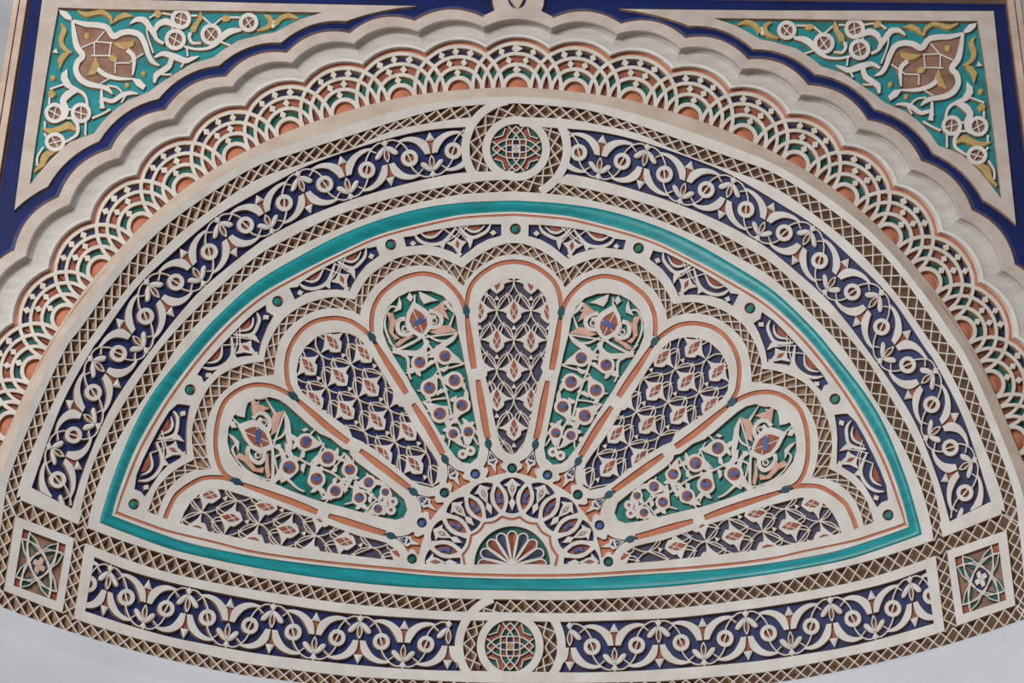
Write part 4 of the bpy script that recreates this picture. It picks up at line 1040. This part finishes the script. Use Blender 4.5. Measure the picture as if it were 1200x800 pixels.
# hub shell
ts = thing('hub_shell', 'half-round shell of alternating terracotta and slate-blue flutes at the foot of the fan', 'shell', G('B'), (600, 650))
MB(G('B')).plate([clipy(circ(hub, 45.3, 40, 46.3, 0, 180), 662.3)], [], -5, m='dgreen', walls=False).part('green_ground', ts)
for i, a in enumerate((88, 66, 44, 22, 0, -22, -44, -66, -88)):
    a = math.radians(a); e = np.array([-math.sin(a), -math.cos(a)]); n = np.array([-e[1], e[0]]); h_ = np.array(hub)
    F_ = lambda P: A_([h_+e*u+n*v for u, v in P])
    o_ = spl([(6, 1.0), (18, 2.6), (29, 5.0), (34.5, 5.9), (38.5, 3.6), (39.8, 0), (38.5, -3.6), (34.5, -5.9), (29, -5.0), (18, -2.6), (6, -1.0)], 3)
    sh = o_*[1, 1]; P = clipy(F_(sh), 661.3)
    fl = MB(G('B')); 
    V = [G('B').X(np.minimum(F_(o_*[1, f])+e*0, [9999, 661.2]), -1.2-2.8*(1-f)) for f in (1, .7, .35, .05)]
    n_ = len(o_); fl.put(np.concatenate(V), [[q*n_+j, q*n_+j+1, (q+1)*n_+j+1, (q+1)*n_+j] for q in range(3) for j in range(n_-1)], 'rust' if i % 2 == 0 else 'slate')
    fo_ = fl.part('flute', ts, smooth=True)
    P = np.minimum(F_(o_), [9999, 661.4]); MB(G('B')).ribbon(P, 1.8, -.1, -5, sm=0).part('rim', fo_)
MB(G('B')).poly(clipy(circ(hub, 6.5, 16), 661.5), .3, -5).part('boss', ts)

# ------------------------------------------------------------------ petal fillings
def inside(p, poly, tol=0):
    return bool(pip(A_([p]), offset(poly, tol) if tol else poly)[0])
def clip_line(P, poly):
    P = A_(P); ok = pip(P, poly); runs, cur = [], []
    for p, o in zip(P, ok):
        if o: cur.append(p)
        elif cur: runs.append(cur); cur = []
    if cur: runs.append(cur)
    return [r for r in runs if len(r) > 2]
def clip_poly(P, poly):
    """convex-ish trimming of a small shape against an opening by pulling outside points to the rim"""
    P = A_(P); c = P[pip(P, poly)]
    if len(c) == 0: return None
    c = c.mean(0); out = []
    for p in P:
        q = p.copy(); t = 1.
        while not inside(q, poly) and t > 0: t -= .08; q = c+(p-c)*t
        out.append(q)
    return A_(out)
def star_petal(gl, key, op, b0, ac, al, m, label, tgroup='star-net petals'):
    """net of interlaced arcs and lens buds: b0 a bud centre, ac / al half steps across and along"""
    t = thing('fan_petal', label, 'carved panel', gl, tuple(np.mean(op, 0)), tgroup)
    b0, ac, al = map(np.array, (b0, ac, al)); big = offset(op, 2.2)
    MB(gl).plate([offset(op, 1)], [], -5.5, m=m, walls=False, grid=16).part('blue_ground', t)
    lines = MB(gl); c = np.mean(op, 0)
    U = lambda i, j, P: b0+(i+A_(P)[:, :1])*ac+(j+A_(P)[:, 1:])*al
    for j in range(-3, 12):
        for i in range(-12, 13):
            if (i+j) % 2: continue
            ctr = U(i, j, [(0, 0)])[0]
            if not inside(ctr, offset(op, 14)): continue
            # strands: coordinates in half steps; the bud sits at 0,0 and the nodes at (+-1,0) and (0,+-1)
            for sx in (-1, 1):
                for q in ([(1, 0), (.91, .22), (.62, .47), (.30, .72), (0, 1)], [(1, 0), (.86, -.3), (.58, -.50), (.30, -.55), (.12, -.46), (.06, -.3)],
                          [(.31, .38), (.52, .56)], [(.44, -.62), (.30, -.40), (.2, -.22)]):
                    P = U(i, j, spl(A_(q)*[sx, 1], 4))
                    for r in clip_line(P, big): lines.ribbon(r, 1.5, -.3, -5.5, sm=0, slope=.7, cap=False)
            def S(P, top, m_, nm, bot=-5.5, par=None):
                P = clip_poly(U(i, j, A_(P)*[1, .93] if nm == 'lens_bud' else P), big)
                if P is not None and abs(area(P)) > 9: return MB(gl).poly(P, top, bot, m_).part(nm, par or t)
            if inside(ctr, offset(op, 5)):
                hl = [(-1, -.01), (-.62, -.08), (-.42, -.17), (-.2, -.30), (0, -.42), (.2, -.30), (.42, -.17), (.62, -.08), (1, -.01), (.62, .04), (.42, .10), (.44, .20), (.36, .28), (.2, .37), (0, .46), (-.2, .37), (-.36, .28), (-.44, .20), (-.42, .10), (-.62, .04)]
                bd = S(hl, -.15, 'plaster', 'lens_bud')
                ln = [(0, -.35), (.15, -.18), (.25, 0), (.17, .17), (0, .33), (-.17, .17), (-.25, 0), (-.15, -.18)]
                P = clip_poly(U(i, j, ln), offset(op, -.6))
                if P is not None and bd is not None and abs(area(P)) > 12:
                    MB(gl).poly(P, .12, -3, 'rust').part('rust_lens', bd)
                    x = MB(gl)
                    for q in ([(-.2, -.13), (.14, .2)], [(.2, -.13), (-.14, .2)]):
                        r = U(i, j, q)
                        if pip(r, big).all(): x.ribbon(r, 1.1, .65, -1, sm=0)
                    x.part('cross_bar', bd)
                S([(0, .48), (.16, .64), (-.16, .64)], -.2, 'plaster', 'small_bud')
    lines.part('strands', t)
    return t
BL0 = 'grey-blue petal of star net and rust lenses, '
star_petal(G('B'), 0, OP[0], (602.3, 364), (20, .2), (0, 34.4), 'slate', 'upright central grey-blue petal of star net and rust lenses at the top of the fan')
star_petal(BL, 2, OP[2], (389.8, 401), (14.4, -13.5), (22, 25.8), 'blue', 'slanting deep-blue petal of star net, second to the left of the central petal')
star_petal(BR, 2, OP[2], (389.8, 401), (14.4, -13.5), (22, 25.8), 'blue', 'slanting deep-blue petal of star net, second to the right of the central petal')
star_petal(BL, 4, OP[4], (245, 579.5), (7.6, -20.2), (33.2, 6.9), 'slate', 'nearly level grey-blue net petal at the bottom left end of the fan')
star_petal(BR, 4, OP[4], (245, 579.5), (7.6, -20.2), (33.2, 6.9), 'slate', 'nearly level grey-blue net petal at the bottom right end of the fan')

EYES = {1: [((492,424.5),8,(500,408)),((521.5,417),8,(543,426)),((503.3,454.4),8.3,(511,436)),((532.6,445.5),8.3,(514,442)),((515.5,484.5),8.5,(495,471)),((541.5,474.7),8,(529,490)),((531,508),6.5,(545,524)),((548.9,505.6),6.8,(548,524))],
        3: [((358.5,518),8.5,(380,519)),((339,547.5),9,(331,565)),((384,536),8.5,(364,541)),((371,561),8.5,(368,539)),((410,550),7.4,(404,530)),((393,575),7.4,(377,585)),((432,565),7,(415,570)),((421,583),7,(416,563)),((451.7,576.4),5.4,(447,561)),((443,596),6,(427,602))]}
BALLS = {1: [(542.4,531.8),(551.5,528)], 3: [(460.7,587.5),(458.4,597.2)]}
AXIS = {1: [(499,400),(508,412),(514,432),(519,447),(525,466),(530,487),(539,497),(546,520)], 3: [(322,535),(334,531),(350,537),(366,545),(388,553),(402,563),(414,571),(430,576),(442,585),(455,592)]}
src1 = [(491,376),(542.4,531.8),(551.5,528),(521.5,417),(492,424.5),(503.3,454.4),(532.6,445.5),(490,340),(449,385),(537,389)]
dst3 = [(304.5,509),(458.4,597.2),(460.7,587.5),(358.5,518),(339,547.5),(371,561),(384,536),(269,495),(293,553),(327,470)]
def vine_petal(gl, key, label):
    op = OP[key]; big = offset(op, 2)
    t = thing('fan_petal', label, 'carved panel', gl, tuple(np.mean(op, 0)), 'vine petals')
    MB(gl).plate([offset(op, 1)], [], -5.5, m='green', walls=False, grid=16).part('green_ground', t)
    mp = (lambda P: A_(P)) if key == 1 else frame3(src1, dst3)
    R = lambda pts, w_, top=-.2, sm=5, m='plaster', par=None, nm='stem': MB(gl).ribbon(mp(pts), w_, top, -5.5, m, sm=sm).part(nm, par or t)
    Q = lambda pts, m='plaster', top=-.2, bot=-5.5, nm='leaf', par=None, cr=0: MB(gl).poly(mp(pts), top, bot, m, 'raw', crown=cr, inset=1 if cr else 0).part(nm, par or t)
    pal = Q([(484,352.5),(493,358),(502,364),(507,372),(507,383),(500,391),(494,397),(488,393),(479,388),(475,378),(477,366),(481,359)], nm='palmette')
    Q([(485.5,361),(494,366),(500,372),(501,381),(496,391),(490,389),(483,384),(479.5,376),(481,369)], 'rust', .1, -2, 'rust_lens', pal)
    MB(gl).ribbon(mp([(485,380),(491,377),(497,373.5)]), 6.6, .9, -1, 'bright', 'bright', sm=3).part('blue_bar', pal)
    MB(gl).ribbon(mp([(484,363),(496,390)]), 1.3, .5, -1, sm=0).part('vein', pal); MB(gl).ribbon(mp([(499,371),(484,386)]), 1.3, .45, -1, sm=0).part('vein', pal)
    for sp, dot in (([(475,373),(468,375),(466,383),(469,390),(477,392),(484,388),(481,379),(475,377)], (474.5,385)), ([(503,364),(512,366),(517.5,373),(515,381),(506,383),(502,378),(505,371),(511,372)], (509,375.5))):
        vo = R(sp, 5.2, nm='volute'); c = mp([dot])[0]; MB(gl).plate([circ(c, 4.2, 10)], [], -.9, m='plaster', walls=False).part('volute_eye', vo); MB(gl).plate([circ(c, 2.1, 8)], [], .3, m='groove', walls=False).part('dark_dot', vo)
    for q in ([(453,365),(461,367),(463,374),(471,373),(463,380),(461,390),(469,396),(463,398),(456,388),(457,376)], [(505,363),(514,357),(521,351),(521,362),(527,375),(519,370),(512,365)], [(503,388),(511,386),(518.5,381),(526,381),(537,388.5),(525,389.5),(512,392)], [(461,405),(468,398),(478,394),(486,393.5),(476,399),(467,406)]):
        Q(q, 'pink', -.15, nm='pink_leaf')
    Q([(480,342),(484.5,348),(481.5,353.5),(476.5,349)], nm='bud'); Q([(468,347),(471,355),(470.5,362),(461,366),(466,357)]); Q([(491,341),(500,345),(514,352),(506,353),(497,356),(492.5,349)])
    R([(521.5,352),(527,360),(533.5,367)], [5, 4.5, 1]); R([(486,345),(486,354)], 2.2, -.3, 0); R([(500,392),(514,399),(526,398)], [1.5, 3, 1], -.35); R([(470,362),(458,359),(451,372)], [1, 3, 1.5], -.35); R([(506,364),(516,360),(524,362)], [1, 3, 1.5], -.32); R([(533,366),(527,382)], [1, 3.2], sm=0); R([(453,366),(451,380),(455,394),(461,405)], [1, 2.6, 2.6, 1])
    R([(496,394),(482,402),(466,409),(459,407)], [2.5, 3.5, 3.5, 1]); R([(490,396),(508,393.5),(535,390)], 2.2, -.35); R([(460,411),(475,413),(490,413),(499,404),(496,395)], [5, 6.5, 6.5, 5, 2]); R([(537,389),(530,397),(520,403.5),(511,410),(500,414)], [1, 6, 7, 6, 2])
    Q([(496,399),(500,396.5),(504,401),(499,405)], nm='bud'); R([(455,399),(470,414),(478,420),(479,436),(482,444)], [1, 3, 4, 2.5, 2])
    if key == 3: pass
    # vine: axis stems and comma leaves
    ax = MB(gl); ax.ribbon(AXIS[key], 2.6, -.3, -5.5, sm=4); ax.part('axis_stem', t)
    for q in range(len(AXIS[key])-1):
        p = (np.array(AXIS[key][q])+AXIS[key][q+1])/2
        if q % 2: MB(gl).poly([p+v for v in A_([(-3.4, 0), (0, -4.4), (3.4, 0), (0, 4.4)])], .1, -5.5, crown=.8, inset=1.2).part('diamond_bud', t)
    pa_ = A_(AXIS[key])
    nn_ = normals(pa_)
    for q in range(1, len(pa_)-1):
        for sd in (-1, 1):
            e = nn_[q]*sd; n = np.array([-e[1], e[0]]); p = pa_[q]+(pa_[min(q+1, len(pa_)-1)]-pa_[q])*(.5 if sd > 0 else .15); L = 11.5-.6*q
            P = [p+e*1, p+e*L*.45+n*3.2, p+e*L+n*1.5, p+e*L*1.25-n*3.5, p+e*L*.7-n*2.4, p+e*L*.3-n*2.2]
            if all(inside(v, op) for v in P): MB(gl).poly(P, -.28, -5.5).part('small_leaf', t)
    for n_, (c, r, tip) in enumerate(EYES[key]):
        r *= 1.15
        c = np.array(c, float); tip = np.array(tip, float); e = tip-c; L = np.hypot(*e); e /= L; n = np.array([-e[1], e[0]])
        side = 1 if n_ % 2 else -1
        shape = [c+e*(r*1.0)+n*side*r*.55, c+e*(L*.78)+n*side*r*.35, tip, c+e*(L*.62)-n*side*r*.25, c-n*side*r+e*r*.15]
        body = np.r_[[c+r*1.12*(math.cos(a)*e+math.sin(a)*n*side) for a in np.linspace(math.radians(60), math.radians(265), 12)], [c+e*r*.9-n*side*r*.72, c+e*(L*.66)-n*side*r*.5, tip, c+e*(L*.72)+n*side*r*.18, c+e*r*1.1+n*side*r*.5]]
        bd = MB(gl).poly(body, -.1, -5.5).part('comma_leaf', t)
        MB(gl).poly([c+r*.78*(math.cos(a)*e+math.sin(a)*n) for a in np.linspace(0, 2*math.pi, 15)[:-1]], .1, -2, 'rust').part('rust_disc', bd)
        cc = c+e*r*.12+n*side*r*.08
        cres = [cc+r*.55*(math.cos(a)*e+math.sin(a)*n*side) for a in np.linspace(math.radians(70), math.radians(300), 9)]+[cc+e*r*.15-n*side*r*.12]
        MB(gl).poly(cres, .55, -1, 'bright').part('blue_crescent', bd)
        MB(gl).poly(circ(c+e*r*.38+n*side*r*.30, r*.25, 8), .9, -1, 'groove').part('dark_dot', bd)
        # short curl from the leaf to the axis stem
        k = int(np.argmin(np.hypot(*(pa_-tip).T))); q = pa_[k]
        if np.hypot(*(q-tip)) > 4: MB(gl).ribbon([tip, (tip+q)/2+n*1.5, q], 2.2, -.35, -5.5, sm=3).part('stem', t)
        q = c-e*(r*1.0)+n*side*r*.3
        for f1, f2 in ((2.0, 1.0), (1.5, -.9)):
            q2 = c-e*(r*f1)+n*side*r*f2
            if inside(q2, op): MB(gl).ribbon([c-e*r*.8, (q+q2)/2-n*side*1.2, q2], [6.5, 5.5, .8], -.4, -5.5, sm=3).part('leaf_tail', bd)
        # thin strand from the comma leaf to the rim of the opening
        dd = (c-pa_[int(np.argmin(np.hypot(*(pa_-c).T)))]); dd = dd/max(np.hypot(*dd), 1e-6); q3 = c+dd*r
        while inside(q3, op) and np.hypot(*(q3-c)) < 26: q3 = q3+dd
        MB(gl).ribbon([c+dd*r*.9, (c+q3)/2+dd*r*.3+e*2, q3+e*5], [2.6, 2.2, 1.6], -.4, -5.5, sm=3).part('stem', t)
        q4 = q3-e*7-dd*3
        if inside(q4, op): MB(gl).poly([q4-e*4.5, q4+dd*3, q4+e*3.6, q4-dd*2.6], -.15, -5.5).part('small_leaf', t)
    for c in BALLS[key]:
        rg = MB(gl).ribbon(circ(c, 4.0, 14), 4, -.1, -5.5, sm=0, closed=True).part('ball_ring', t); MB(gl).poly(circ(c, 2.4, 8), -1, -5, 'rust').part('rust_disc', rg)
vine_petal(BL, 1, 'green petal of comma-shaped vine leaves just left of the central petal')
vine_petal(BR, 1, 'green petal of comma-shaped vine leaves just right of the central petal')
vine_petal(BL, 3, 'green petal of comma-shaped vine leaves low on the left of the fan')
vine_petal(BR, 3, 'green petal of comma-shaped vine leaves low on the right of the fan')
